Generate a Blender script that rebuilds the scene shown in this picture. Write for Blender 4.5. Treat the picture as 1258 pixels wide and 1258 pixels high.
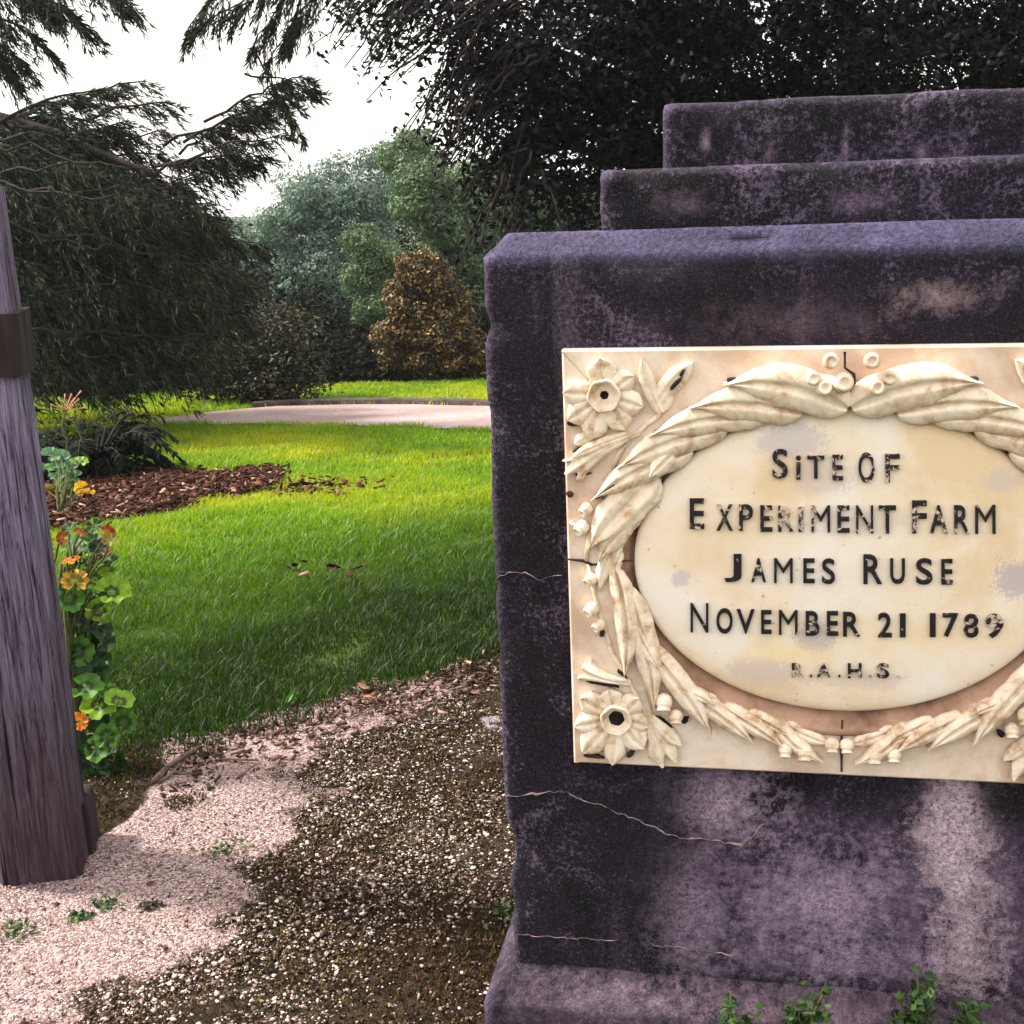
import bpy, bmesh, math, random
import numpy as np
from mathutils import Vector, Matrix, noise as mnoise

R = math.radians
rng = np.random.default_rng(11)
random.seed(5)
for o in list(bpy.data.objects):
    bpy.data.objects.remove(o)
scene = bpy.context.scene
COL = scene.collection

# ------------------------------------------------------------------ camera
F_PX, PITCH, ROLL, EYE = 1580.0, 14.0, 2.0, 1.5
cam_d = bpy.data.cameras.new("camera")
cam_d.sensor_width = 36.0
cam_d.lens = 36.0 * F_PX / 1258.0
cam_d.clip_start = 0.05
cam_d.clip_end = 2000
cam = bpy.data.objects.new("camera", cam_d)
COL.objects.link(cam)
cam.matrix_world = (Matrix.Translation((0, 0, EYE)) @ Matrix.Rotation(R(90 - PITCH), 4, 'X')
                    @ Matrix.Rotation(R(-ROLL), 4, 'Z'))
scene.camera = cam

# ------------------------------------------------------------------ light
SUN_EL, SUN_AZ = 46.0, -74.0          # azimuth clockwise from +Y
sun_d = bpy.data.lights.new("sun", 'SUN')
sun_d.energy = 4.8
sun_d.angle = R(9.0)
sun_d.color = (1.0, 0.93, 0.82)
sun = bpy.data.objects.new("sun", sun_d)
COL.objects.link(sun)
sdir = Vector((math.sin(R(SUN_AZ)) * math.cos(R(SUN_EL)), math.cos(R(SUN_AZ)) * math.cos(R(SUN_EL)), math.sin(R(SUN_EL))))
sun.rotation_euler = sdir.to_track_quat('Z', 'Y').to_euler()
sun.location = (-6, -2, 12)

world = bpy.data.worlds.new("World")
scene.world = world
world.use_nodes = True
wn, wl = world.node_tree.nodes, world.node_tree.links
wn.clear()
w_out = wn.new('ShaderNodeOutputWorld')
w_bg = wn.new('ShaderNodeBackground')
w_sky = wn.new('ShaderNodeTexSky')
w_sky.sky_type = 'NISHITA'
w_sky.sun_disc = False
w_sky.sun_elevation = R(SUN_EL)
w_sky.sun_rotation = R(SUN_AZ % 360)
w_sky.air_density = 1.0
w_sky.dust_density = 4.0
w_tc = wn.new('ShaderNodeTexCoord')
w_no = wn.new('ShaderNodeTexNoise')
w_no.inputs['Scale'].default_value = 2.2
w_no.inputs['Detail'].default_value = 5
w_rmp = wn.new('ShaderNodeValToRGB')
w_rmp.color_ramp.elements[0].position = 0.36
w_rmp.color_ramp.elements[0].color = (9.2, 8.6, 7.9, 1)
w_rmp.color_ramp.elements[1].position = 0.6
w_rmp.color_ramp.elements[1].color = (12.0, 11.7, 11.0, 1)
w_mix = wn.new('ShaderNodeMixRGB')
w_mix.inputs[0].default_value = 0.82
w_bg.inputs['Strength'].default_value = 0.115
wl.new(w_tc.outputs['Generated'], w_no.inputs['Vector'])
wl.new(w_no.outputs['Fac'], w_rmp.inputs['Fac'])
wl.new(w_sky.outputs['Color'], w_mix.inputs[1])
wl.new(w_rmp.outputs['Color'], w_mix.inputs[2])
wl.new(w_mix.outputs['Color'], w_bg.inputs['Color'])
wl.new(w_bg.outputs['Background'], w_out.inputs['Surface'])

scene.view_settings.view_transform = 'Standard'
scene.view_settings.look = 'None'
scene.view_settings.exposure = 0.95
scene.view_settings.gamma = 1.0
scene.render.engine = 'CYCLES'
scene.cycles.use_denoising = True
scene.cycles.max_bounces = 8
scene.cycles.transparent_max_bounces = 8

# ------------------------------------------------------------------ geometry of the view
_p, _r = R(PITCH), R(ROLL)
_right, _up0 = np.array([1.0, 0, 0]), np.array([0, math.sin(_p), math.cos(_p)])
C_FWD = np.array([0, math.cos(_p), -math.sin(_p)])
C_R = math.cos(_r) * _right - math.sin(_r) * _up0
C_U = math.sin(_r) * _right + math.cos(_r) * _up0
C_O = np.array([0, 0, EYE])

def ray(px, py):
    return C_FWD + C_R * ((px - 629) / F_PX) - C_U * ((py - 629) / F_PX)

def at(px, py, Y):
    d = ray(px, py)
    return C_O + d * (Y / d[1])

def sm(a, b, x):
    t = np.clip((x - a) / (b - a), 0, 1)
    return t * t * (3 - 2 * t)

def terrain(x, y):
    x = np.asarray(x, float); y = np.asarray(y, float)
    a = np.clip(y - 4.5, 0, None)
    z = -0.07 * (np.sqrt(a * a + 0.5) - 0.707)
    z = z - 0.12 * np.clip(y - 15.6, 0, 14)
    z = np.where(y > 60, -0.07 * 55 - 1.68, z)
    z = z + 0.006 * np.sin(x * 2.1 + 0.4) * np.sin(y * 1.7) + 0.10 * sm(0.42, 0.8, x) * (1 - sm(1.75, 2.6, y)) * sm(0.2, 1.2, y)
    return z

def on_ground(px, py):
    d = ray(px, py)
    t0, t = 0.3, 0.3
    while t < 80:
        p = C_O + d * t
        if p[2] < terrain(p[0], p[1]):
            break
        t0 = t
        t += 0.05
    for _ in range(25):
        m = (t0 + t) / 2
        p = C_O + d * m
        if p[2] < terrain(p[0], p[1]):
            t = m
        else:
            t0 = m
    return C_O + d * t

# monument frame: X along the front, Y into the stone, Z up
YAW = 11.0
M_EU = np.array([math.cos(R(YAW)), -math.sin(R(YAW)), 0])
M_IN = np.array([math.sin(R(YAW)), math.cos(R(YAW)), 0])
_p0 = np.array([0, 2.07, 0])
_d = ray(1037, 690)
_t = ((_p0 - C_O) @ M_IN) / (_d @ M_IN)
M_O = C_O + _d * _t
M_O[2] = 0.0

def uw(px, py, h=0.0):
    d = ray(px, py)
    t = ((M_O - M_IN * h - C_O) @ M_IN) / (d @ M_IN)
    q = C_O + d * t - M_O
    return float(q @ M_EU), float(q[2])

# ------------------------------------------------------------------ object helpers
def tag(o, label=None, cat=None, group=None, kind=None):
    if label: o['label'] = label
    if cat: o['category'] = cat
    if group: o['group'] = group
    if kind: o['kind'] = kind
    return o

def empty(name, loc=(0, 0, 0), rz=0.0):
    o = bpy.data.objects.new(name, None)
    o.empty_display_size = 0.1
    COL.objects.link(o)
    o.location = [float(v) for v in loc]
    o.rotation_euler = (0, 0, rz)
    return o

def link(name, me, parent=None):
    o = bpy.data.objects.new(name, me)
    COL.objects.link(o)
    if parent is not None:
        o.parent = parent
    return o

def mesh_np(name, verts, polys, mats, parent=None, smooth=False, mat_idx=None):
    """verts (N,3); polys: list of integer arrays (n,3) or (n,4)"""
    me = bpy.data.meshes.new(name)
    verts = np.asarray(verts, dtype=np.float32)
    polys = [np.asarray(p, dtype=np.int32) for p in polys if len(p)]
    me.vertices.add(len(verts))
    me.vertices.foreach_set('co', verts.ravel())
    loops = np.concatenate([p.ravel() for p in polys])
    tot = np.concatenate([np.full(len(p), p.shape[1], np.int32) for p in polys])
    start = np.concatenate([[0], np.cumsum(tot)[:-1]]).astype(np.int32)
    me.loops.add(len(loops))
    me.loops.foreach_set('vertex_index', loops)
    me.polygons.add(len(tot))
    me.polygons.foreach_set('loop_start', start)
    me.polygons.foreach_set('loop_total', tot)
    if mat_idx is not None:
        me.polygons.foreach_set('material_index', np.asarray(mat_idx, np.int32))
    if smooth:
        me.polygons.foreach_set('use_smooth', np.ones(len(tot), bool))
    for m in (mats if isinstance(mats, (list, tuple)) else [mats]):
        me.materials.append(m)
    me.update(calc_edges=True)
    me.validate()
    return link(name, me, parent)

class MB:
    """collects pieces of one mesh"""
    def __init__(self):
        self.v, self.f, self.m = [], [], []
    def add(self, verts, faces, mi=0):
        b = len(self.v)
        self.v.extend([tuple(map(float, q)) for q in verts])
        self.f.extend([tuple(int(i) + b for i in f) for f in faces])
        self.m.extend([mi] * len(faces))
    def grid(self, P, close_u=False, close_v=False, mi=0, flip=False):
        n, m = len(P), len(P[0])
        verts = [q for row in P for q in row]
        faces = []
        for i in range(n if close_u else n - 1):
            for j in range(m if close_v else m - 1):
                a, b = i * m + j, i * m + (j + 1) % m
                c, d = ((i + 1) % n) * m + (j + 1) % m, ((i + 1) % n) * m + j
                faces.append((a, d, c, b) if flip else (a, b, c, d))
        self.add(verts, faces, mi)
    def tube(self, pts, radii, seg=8, mi=0, wob=0.0):
        pts = [Vector([float(c) for c in q]) for q in pts]
        rows = []
        ref = Vector((0.31, 0.17, 0.93))
        for i, q in enumerate(pts):
            t = (pts[min(i + 1, len(pts) - 1)] - pts[max(i - 1, 0)]).normalized()
            if abs(t.dot(ref)) > 0.95:
                ref = Vector((1, 0.1, 0))
            u = t.cross(ref).normalized()
            w = t.cross(u)
            row = []
            for k in range(seg):
                a = 2 * math.pi * k / seg
                rr = radii[i] * (1 + wob * mnoise.noise(q * 9 + Vector((k * 1.7, 0, 0))))
                row.append(q + (u * math.cos(a) + w * math.sin(a)) * rr)
            rows.append(row)
        self.grid(rows, close_v=True, mi=mi)
        b = len(self.v)
        self.v.extend([tuple(pts[0]), tuple(pts[-1])])
        n = len(pts)
        base = b - n * seg
        for k in range(seg):
            self.f.append((b, base + (k + 1) % seg, base + k)); self.m.append(mi)
            self.f.append((b + 1, base + (n - 1) * seg + k, base + (n - 1) * seg + (k + 1) % seg)); self.m.append(mi)
    def build(self, name, mats, parent=None, smooth=True):
        me = bpy.data.meshes.new(name)
        me.from_pydata(self.v, [], self.f)
        for m in (mats if isinstance(mats, (list, tuple)) else [mats]):
            me.materials.append(m)
        me.polygons.foreach_set('material_index', np.asarray(self.m, np.int32))
        if smooth:
            me.polygons.foreach_set('use_smooth', np.ones(len(self.f), bool))
        me.update()
        return link(name, me, parent)

# ------------------------------------------------------------------ materials
class NT:
    def __init__(self, name):
        self.m = bpy.data.materials.new(name)
        self.m.use_nodes = True
        self.t = self.m.node_tree
        self.t.nodes.clear()
        self.out = self.t.nodes.new('ShaderNodeOutputMaterial')
        self.bs = self.t.nodes.new('ShaderNodeBsdfPrincipled')
        self.t.links.new(self.bs.outputs[0], self.out.inputs[0])
    def n(self, kind, **kw):
        nd = self.t.nodes.new(kind)
        for k, v in kw.items():
            setattr(nd, k, v)
        return nd
    def l(self, a, b):
        self.t.links.new(a, b)
    def coord(self, which='Object', scale=(1, 1, 1)):
        tc = self.n('ShaderNodeTexCoord')
        mp = self.n('ShaderNodeMapping')
        mp.inputs['Scale'].default_value = scale
        self.l(tc.outputs[which], mp.inputs['Vector'])
        return mp.outputs['Vector']
    def noise(self, vec, scale, detail=4, rough=0.55, dist=0.0):
        nd = self.n('ShaderNodeTexNoise')
        nd.inputs['Scale'].default_value = scale
        nd.inputs['Detail'].default_value = detail
        nd.inputs['Roughness'].default_value = rough
        nd.inputs['Distortion'].default_value = dist
        self.l(vec, nd.inputs['Vector'])
        return nd.outputs['Fac']
    def ramp(self, fac, stops, interp='LINEAR'):
        nd = self.n('ShaderNodeValToRGB')
        nd.color_ramp.interpolation = interp
        els = nd.color_ramp.elements
        while len(els) < len(stops):
            els.new(0.5)
        for e, (p, c) in zip(els, stops):
            e.position = p
            e.color = (*c, 1) if isinstance(c, (tuple, list)) else (c, c, c, 1)
        self.l(fac, nd.inputs['Fac'])
        return nd.outputs['Color']
    def mix(self, fac, a, b, mode='MIX'):
        nd = self.n('ShaderNodeMixRGB', blend_type=mode)
        for s, v in ((0, fac), (1, a), (2, b)):
            if hasattr(v, 'is_linked') or hasattr(v, 'links'):
                self.l(v, nd.inputs[s])
            elif s == 0:
                nd.inputs[0].default_value = v
            else:
                nd.inputs[s].default_value = (*v, 1)
        return nd.outputs['Color']
    def math(self, op, a, b=0.0, c=None, clamp=False):
        nd = self.n('ShaderNodeMath', operation=op, use_clamp=clamp)
        for i, v in enumerate((a, b) if c is None else (a, b, c)):
            if hasattr(v, 'links'):
                self.l(v, nd.inputs[i])
            else:
                nd.inputs[i].default_value = v
        return nd.outputs[0]
    def bump(self, h, strength=0.5, dist=0.01):
        nd = self.n('ShaderNodeBump')
        nd.inputs['Strength'].default_value = strength
        nd.inputs['Distance'].default_value = dist
        self.l(h, nd.inputs['Height'])
        self.l(nd.outputs[0], self.bs.inputs['Normal'])
    def color(self, c):
        if hasattr(c, 'links'):
            self.l(c, self.bs.inputs['Base Color'])
        else:
            self.bs.inputs['Base Color'].default_value = (*c, 1)
    def rough(self, r, spec=0.3):
        self.bs.inputs['Roughness'].default_value = r
        self.bs.inputs['Specular IOR Level'].default_value = spec

def leaf_mat(name, stops, transl=0.35, rough=0.55, spec=0.35, nscale=0.8, tint=None):
    """foliage: each leaf its own tone, broad patches of tone, some light through"""
    t = NT(name)
    geo = t.n('ShaderNodeNewGeometry')
    c = t.ramp(geo.outputs['Random Per Island'], stops)
    v = t.coord('Object')
    n = t.noise(v, nscale, 3)
    k = t.ramp(n, [(0.3, 0.55), (0.7, 1.25)])
    c = t.mix(1.0, c, k, 'MULTIPLY')
    t.color(c)
    t.rough(rough, spec)
    tr = t.n('ShaderNodeBsdfTranslucent')
    tc = t.mix(1.0, c, (1.3, 1.35, 0.6), 'MULTIPLY')
    t.l(tc, tr.inputs['Color'])
    ms = t.n('ShaderNodeMixShader')
    ms.inputs[0].default_value = transl
    t.l(t.bs.outputs[0], ms.inputs[1])
    t.l(tr.outputs[0], ms.inputs[2])
    t.l(ms.outputs[0], t.out.inputs[0])
    return t.m

def noisy_mat(name, c0, c1, scale=6, detail=5, stretch=(1, 1, 1), rough=0.85, bump=0.4, bd=0.01, p=(0.35, 0.65)):
    t = NT(name)
    v = t.coord('Object', stretch)
    n = t.noise(v, scale, detail, 0.6)
    t.color(t.ramp(n, [(p[0], c0), (p[1], c1)]))
    t.rough(rough, 0.25)
    t.bump(n, bump, bd)
    return t.m

# stone with stains that sit at given spots on the front
def stone_mat(name, stains, base=((0.0025, 0.0015, 0.005), (0.013, 0.008, 0.020)), patch=(0.105, 0.075, 0.125), patch_pos=(0.56, 0.70), top=None):
    t = NT(name)
    v = t.coord('Object')
    big = t.noise(v, 2.6, 6, 0.62, 0.3)
    c = t.ramp(big, [(0.40, base[0]), (0.62, base[1])])
    fine = t.noise(v, 130, 4, 0.75)
    grain = t.noise(v, 330, 2, 0.6)
    # lichen blotches, broken up by the grain
    n2 = t.noise(v, 7.5, 7, 0.7, 0.6)
    n2b = t.math('ADD', n2, t.math('MULTIPLY', t.math('SUBTRACT', fine, 0.5), 0.8))
    m2 = t.ramp(n2b, [(patch_pos[0], 0.0), (patch_pos[1], 0.7)])
    c = t.mix(m2, c, patch)
    # thin vertical washes
    vs = t.coord('Object', (9, 9, 0.8))
    n3 = t.noise(vs, 1.4, 5, 0.6)
    n3b = t.math('ADD', n3, t.math('MULTIPLY', t.math('SUBTRACT', fine, 0.5), 0.3))
    m3 = t.ramp(n3b, [(0.54, 0.0), (0.70, 0.35)])
    c = t.mix(m3, c, (0.15, 0.11, 0.155))
    sep = t.n('ShaderNodeSeparateXYZ')
    t.l(v, sep.inputs[0])
    wob = t.noise(v, 9, 5, 0.65)
    wob2 = t.noise(v, 22, 5, 0.7)
    mott = t.noise(v, 55, 5, 0.8)
    for (cx, cz, rx, rz, amt, col, soft) in stains:
        dx = t.math('DIVIDE', t.math('SUBTRACT', sep.outputs[0], cx), rx)
        dz = t.math('DIVIDE', t.math('SUBTRACT', sep.outputs[2], cz), rz)
        d = t.math('SQRT', t.math('ADD', t.math('MULTIPLY', dx, dx), t.math('MULTIPLY', dz, dz)))
        d = t.math('ADD', d, t.math('MULTIPLY', t.math('SUBTRACT', wob, 0.5), 1.5))
        d = t.math('ADD', d, t.math('MULTIPLY', t.math('SUBTRACT', wob2, 0.5), 1.6))
        d = t.math('ADD', d, t.math('ADD', t.math('MULTIPLY', t.math('SUBTRACT', fine, 0.5), 3.6 * soft), t.math('MULTIPLY', t.math('SUBTRACT', mott, 0.5), 3.2 * soft)))
        m = t.ramp(d, [(max(0.0, 1 - soft), amt), (1.0 + 0.25 * soft, 0.0)])
        c = t.mix(m, c, col)
    # speckle
    sp = t.ramp(fine, [(0.40, 0.35), (0.60, 1.75)])
    c = t.mix(0.8, c, sp, 'MULTIPLY')
    if top is not None:        # skylight on the upper arris, painted in as a pale lilac tint
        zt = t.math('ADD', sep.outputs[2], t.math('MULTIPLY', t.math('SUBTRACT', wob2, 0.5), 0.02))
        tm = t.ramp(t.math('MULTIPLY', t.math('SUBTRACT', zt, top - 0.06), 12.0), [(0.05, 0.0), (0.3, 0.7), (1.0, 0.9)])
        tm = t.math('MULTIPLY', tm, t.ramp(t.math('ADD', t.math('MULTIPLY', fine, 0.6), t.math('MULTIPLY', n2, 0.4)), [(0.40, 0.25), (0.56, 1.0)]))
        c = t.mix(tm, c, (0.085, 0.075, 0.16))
    geo = t.n('ShaderNodeNewGeometry')
    pt = t.ramp(t.math('ADD', geo.outputs['Pointiness'], t.math('MULTIPLY', t.math('SUBTRACT', fine, 0.5), 0.10)), [(0.53, 0.0), (0.60, 0.6)])
    c = t.mix(pt, c, (0.16, 0.125, 0.22))
    gr = t.ramp(grain, [(0.57, 0.0), (0.66, 0.55)])
    c = t.mix(gr, c, (0.09, 0.065, 0.10))
    t.color(c)
    t.rough(0.85, 0.25)
    h = t.math('ADD', t.math('MULTIPLY', fine, 0.8), t.math('MULTIPLY', grain, 0.4))
    h = t.math('ADD', h, t.math('MULTIPLY', n2, 1.2))
    t.bump(t.math('ADD', h, t.math('MULTIPLY', mott, 0.8)), 1.0, 0.006)
    return t.m

# ------------------------------------------------------------------ STRUCTURE: ground
M_soil = NT("lawn_soil")
_v = M_soil.coord('Object')
_n = M_soil.noise(_v, 0.9, 6, 0.65)
_n2 = M_soil.noise(_v, 30, 4, 0.7)
_c = M_soil.ramp(_n, [(0.35, (0.03, 0.07, 0.008)), (0.65, (0.07, 0.10, 0.012))])
_c = M_soil.mix(M_soil.ramp(_n2, [(0.35, 0.0), (0.65, 0.7)]), _c, (0.022, 0.035, 0.006))
M_soil.color(_c); M_soil.rough(0.95, 0.1); M_soil.bump(_n2, 0.8, 0.03)

# edge where the lawn gives way to gravel, traced then used as a curve on the ground
_edge = [on_ground(*q) for q in [(-20, 985), (60, 962), (150, 930), (240, 912), (330, 900), (400, 878), (450, 858), (520, 838), (570, 822), (606, 812)]]
EX = np.array([q[0] for q in _edge]); EY = np.array([q[1] for q in _edge])
_o = np.argsort(EX); EX, EY = EX[_o], EY[_o]
def lawn_edge(x):
    x = np.asarray(x, float)
    return np.interp(x, EX, EY) + 0.05 * np.sin(x * 9.0 + 1) + 0.03 * np.sin(x * 23.0)

def axis(vals):
    return np.array(sorted(set(np.round(vals, 4))))
gx = axis(np.concatenate([np.linspace(-8, 8, 107), np.linspace(-30, 30, 41), np.linspace(-400, 400, 33)]))
gy = axis(np.concatenate([np.linspace(-4, 18, 147), np.linspace(-30, 60, 61), np.linspace(-400, 600, 35)]))
GX, GY = np.meshgrid(gx, gy)
GZ = terrain(GX, GY)
GZ = GZ - 0.035 * sm(0.05, 0.25, lawn_edge(GX) - GY) * (np.abs(GX) < 3.3) * (GY > 0.1)   # bed under the gravel
nx, ny = len(gx), len(gy)
idx = np.arange(nx * ny).reshape(ny, nx)
gq = np.stack([idx[:-1, :-1], idx[:-1, 1:], idx[1:, 1:], idx[1:, :-1]], -1).reshape(-1, 4)
ground = mesh_np("ground", np.stack([GX, GY, GZ], -1).reshape(-1, 3), [gq], M_soil.m, smooth=True)
tag(ground, kind='structure')

# line where mossy ground begins on the gravel
_moss = [on_ground(*q) for q in [(60, 1300), (130, 1250), (250, 1165), (345, 1075), (362, 1010), (385, 940), (440, 905), (500, 878), (560, 850)]]
MX = np.array([q[0] for q in _moss]); MY = np.array([q[1] for q in _moss])
_o = np.argsort(MY); MX, MY = MX[_o], MY[_o]
SHADE_AT = on_ground(118, 968)  # centre of the shade under the geranium, painted dark on the gravel
def moss_and_shade(x, y):
    b = np.interp(y, MY, MX) + 0.05 * np.sin(y * 11) + 0.03 * np.sin(y * 27 + 1)
    painted_shade = 1 - sm(0.7, 1.15, np.hypot((x - SHADE_AT[0]) / 0.17, (y - SHADE_AT[1]) / 0.36) + 0.12 * vnoise(x, y, 17, 3))
    return np.maximum(sm(-0.17, 0.15, x - b + 0.06 * vnoise(x, y, 14, 2) + 0.05 * vnoise(x, y, 41, 4)), painted_shade)

def vnoise(x, y, s, seed=0.0):
    """cheap smooth noise on arrays"""
    x = np.asarray(x) * s + seed; y = np.asarray(y) * s - seed * 0.7
    return (np.sin(x * 1.0 + 1.3 * np.sin(y * 0.9 + seed)) + np.sin(y * 1.3 + 1.7 * np.sin(x * 0.8 - seed))
            + np.sin((x + y) * 0.7 + 2.1 * np.sin((x - y) * 0.6))) / 3.0

# gravel sheet
M_grav = NT("gravel")
_v = M_grav.coord('Object')
_at = M_grav.n('ShaderNodeAttribute', attribute_name='moss')  # moss cover, plus the painted shade under the geranium
_vo = M_grav.n('ShaderNodeTexVoronoi'); _vo.inputs['Scale'].default_value = 210
M_grav.l(_v, _vo.inputs['Vector'])
_vo2 = M_grav.n('ShaderNodeTexVoronoi'); _vo2.inputs['Scale'].default_value = 430
M_grav.l(_v, _vo2.inputs['Vector'])
_sepc = M_grav.n('ShaderNodeSeparateColor'); M_grav.l(_vo.outputs['Color'], _sepc.inputs[0])
_pale = M_grav.ramp(_sepc.outputs[0], [(0.0, (0.10, 0.055, 0.05)), (0.25, (0.24, 0.155, 0.15)), (0.65, (0.40, 0.285, 0.29)), (0.93, (0.60, 0.47, 0.47))])
_dirt = M_grav.noise(_v, 3.5, 6, 0.65)
_pale = M_grav.mix(M_grav.ramp(_dirt, [(0.48, 0.0), (0.75, 0.55)]), _pale, (0.25, 0.15, 0.10))
_fl = M_grav.noise(_v, 40, 4, 0.7)
_dark = M_grav.ramp(_fl, [(0.35, (0.008, 0.005, 0.002)), (0.5, (0.025, 0.015, 0.006)), (0.65, (0.07, 0.042, 0.026))])
_mn = M_grav.noise(_v, 14, 6, 0.72)
_mf = M_grav.math('ADD', _at.outputs['Fac'], M_grav.math('MULTIPLY', M_grav.math('SUBTRACT', _mn, 0.5), 1.5))
_mf = M_grav.ramp(_mf, [(0.42, 0.0), (0.58, 1.0)])
M_grav.color(M_grav.mix(_mf, _pale, _dark))
M_grav.rough(0.9, 0.2)
_hh = M_grav.math('ADD', M_grav.math('MULTIPLY', _vo.outputs['Distance'], -1.0), M_grav.math('MULTIPLY', _vo2.outputs['Distance'], -0.6))
M_grav.bump(_hh, 0.9, 0.008)
px_ = np.arange(-3.2, 3.6, 0.025); py_ = np.arange(0.2, 4.35, 0.025)
PX, PY = np.meshgrid(px_, py_)
keep = PY < lawn_edge(PX) + 0.12
PZ = terrain(PX, PY) + 0.006 + 0.006 * vnoise(PX, PY, 6) + 0.003 * vnoise(PX, PY, 21, 2)
ii = np.arange(PX.size).reshape(PX.shape)
qk = keep[:-1, :-1] & keep[:-1, 1:] & keep[1:, 1:] & keep[1:, :-1]
gq = np.stack([ii[:-1, :-1], ii[:-1, 1:], ii[1:, 1:], ii[1:, :-1]], -1)[qk]
used = np.unique(gq); remap = np.full(PX.size, -1); remap[used] = np.arange(len(used))
gv = np.stack([PX, PY, PZ], -1).reshape(-1, 3)[used]
gravel = mesh_np("gravel_ground", gv, [remap[gq]], M_grav.m, smooth=True)
_a = gravel.data.attributes.new('moss', 'FLOAT', 'POINT')  # moss cover plus the painted shade under the geranium
_a.data.foreach_set('value', moss_and_shade(gv[:, 0], gv[:, 1]).astype(np.float32))
tag(gravel, kind='structure')

# far drive
M_path = NT("drive")
_v = M_path.coord('Object')
_n = M_path.noise(_v, 1.2, 6, 0.6); _n2 = M_path.noise(_v, 25, 4, 0.7)
_c = M_path.ramp(_n, [(0.35, (0.24, 0.17, 0.165)), (0.65, (0.40, 0.30, 0.30))])
_c = M_path.mix(M_path.ramp(_n2, [(0.35, 0.45), (0.6, 0.0)]), _c, (0.13, 0.09, 0.08))
M_path.color(_c); M_path.rough(0.9, 0.2); M_path.bump(_n2, 0.5, 0.02)
_near = [on_ground(*q) for q in [(170, 519), (250, 522), (330, 523), (420, 524), (500, 526), (596, 529)]]
_far = [on_ground(*q) for q in [(185, 517), (270, 506), (340, 500), (430, 498), (510, 498), (596, 500)]]
def _ext(L, dx):
    e = L[-1] + (L[-1] - L[-2]) / np.linalg.norm((L[-1] - L[-2])[:2]) * dx
    return L + [e]
_near, _far = _ext(_near, 16), _ext(_far, 16)
NXs = np.array([q[0] for q in _near]); NYs = np.array([q[1] for q in _near])
FXs = np.array([q[0] for q in _far]); FYs = np.array([q[1] for q in _far])
xs = np.linspace(NXs[0], NXs[-1], 160)
rows = []
for t in np.linspace(0, 1, 10):
    yy = np.interp(xs, NXs, NYs) * (1 - t) + np.interp(xs, FXs, FYs) * t
    yy = yy + (0.05 * np.sin(xs * 5) + 0.04 * np.sin(xs * 13)) * (1 - t)
    rows.append(np.stack([xs, yy, terrain(xs, yy) + 0.012], -1))
PV = np.array(rows); n_, m_ = PV.shape[:2]
ii = np.arange(n_ * m_).reshape(n_, m_)
gq = np.stack([ii[:-1, :-1], ii[:-1, 1:], ii[1:, 1:], ii[1:, :-1]], -1).reshape(-1, 4)
tag(mesh_np("path", PV.reshape(-1, 3), [gq], M_path.m, smooth=True), kind='structure')
def on_drive(x, y):
    return (x > NXs[0]) & (y > np.interp(x, NXs, NYs) + 0.05) & (y < np.interp(x, FXs, FYs))

# kerb along its far side
M_kerb = noisy_mat("kerb_stone", (0.035, 0.02, 0.02), (0.09, 0.06, 0.065), 8, bump=0.5)
kb = MB()
kx = xs[xs > FXs[1] + 0.2][::2]
rows = []
for x in kx:
    y = float(np.interp(x, FXs, FYs)) + 0.02
    z = float(terrain(x, y))
    w = 0.012 * mnoise.noise(Vector((x * 3, 0, 0)))
    rows.append([(x, y, z - 0.05), (x, y + w, z + 0.05 + w), (x, y + 0.02 + w, z + 0.062 + w), (x, y + 0.11, z + 0.06 + w), (x, y + 0.12, z - 0.05)])
kb.grid(rows, flip=True)
tag(kb.build("kerb", M_kerb), "low dark edging along the far side of the pale drive", "kerb")

# ------------------------------------------------------------------ MONUMENT
mon = empty("stone_monument", M_O, -R(YAW))
tag(mon, "dark weathered stepped stone monument with a cream marble plaque on its front", "monument")

def S(px, py, rpx, rpy, amt, col, soft=0.8):
    x, z = uw(px, py)
    s = 1350.0 * 0.5
    x2, _ = uw(px + rpx, py); _, z2 = uw(px, py + rpy)
    return (x, z, abs(x2 - x), abs(z2 - z), amt, col, soft)
PALE = (0.34, 0.26, 0.35); PINK = (0.44, 0.33, 0.39); DK = (0.004, 0.003, 0.006); MID = (0.115, 0.08, 0.14)
stains = [
    S(1010, 1110, 300, 150, 0.85, MID, 0.9),
    S(1240, 1120, 220, 170, 0.75, (0.10, 0.068, 0.115), 0.9),
    S(1020, 1110, 130, 90, 0.7, PALE, 0.9),
    S(890, 990, 85, 60, 0.85, PALE, 0.8),
    S(850, 1120, 60, 90, 0.5, PALE, 0.9),
    S(1168, 1025, 62, 90, 0.95, PINK, 0.6),
    S(1190, 1140, 60, 130, 0.85, PINK, 0.9),
    S(1020, 1180, 160, 30, 0.35, PALE, 0.9),
    S(1060, 975, 80, 35, 0.8, DK, 0.8),
    S(1245, 985, 50, 40, 0.95, DK, 0.6),
    S(760, 1000, 130, 170, 0.75, DK, 0.8),
    S(640, 700, 60, 330, 0.55, DK, 0.8),
    S(1160, 365, 70, 24, 0.8, (0.28, 0.2, 0.22), 1.0),
    S(960, 395, 150, 30, 0.4, (0.16, 0.11, 0.14), 1.0),
    S(800, 330, 90, 30, 0.35, (0.1, 0.075, 0.12), 0.9),
]
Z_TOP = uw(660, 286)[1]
M_stone = stone_mat("weathered_stone", stains, top=Z_TOP)
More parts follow.
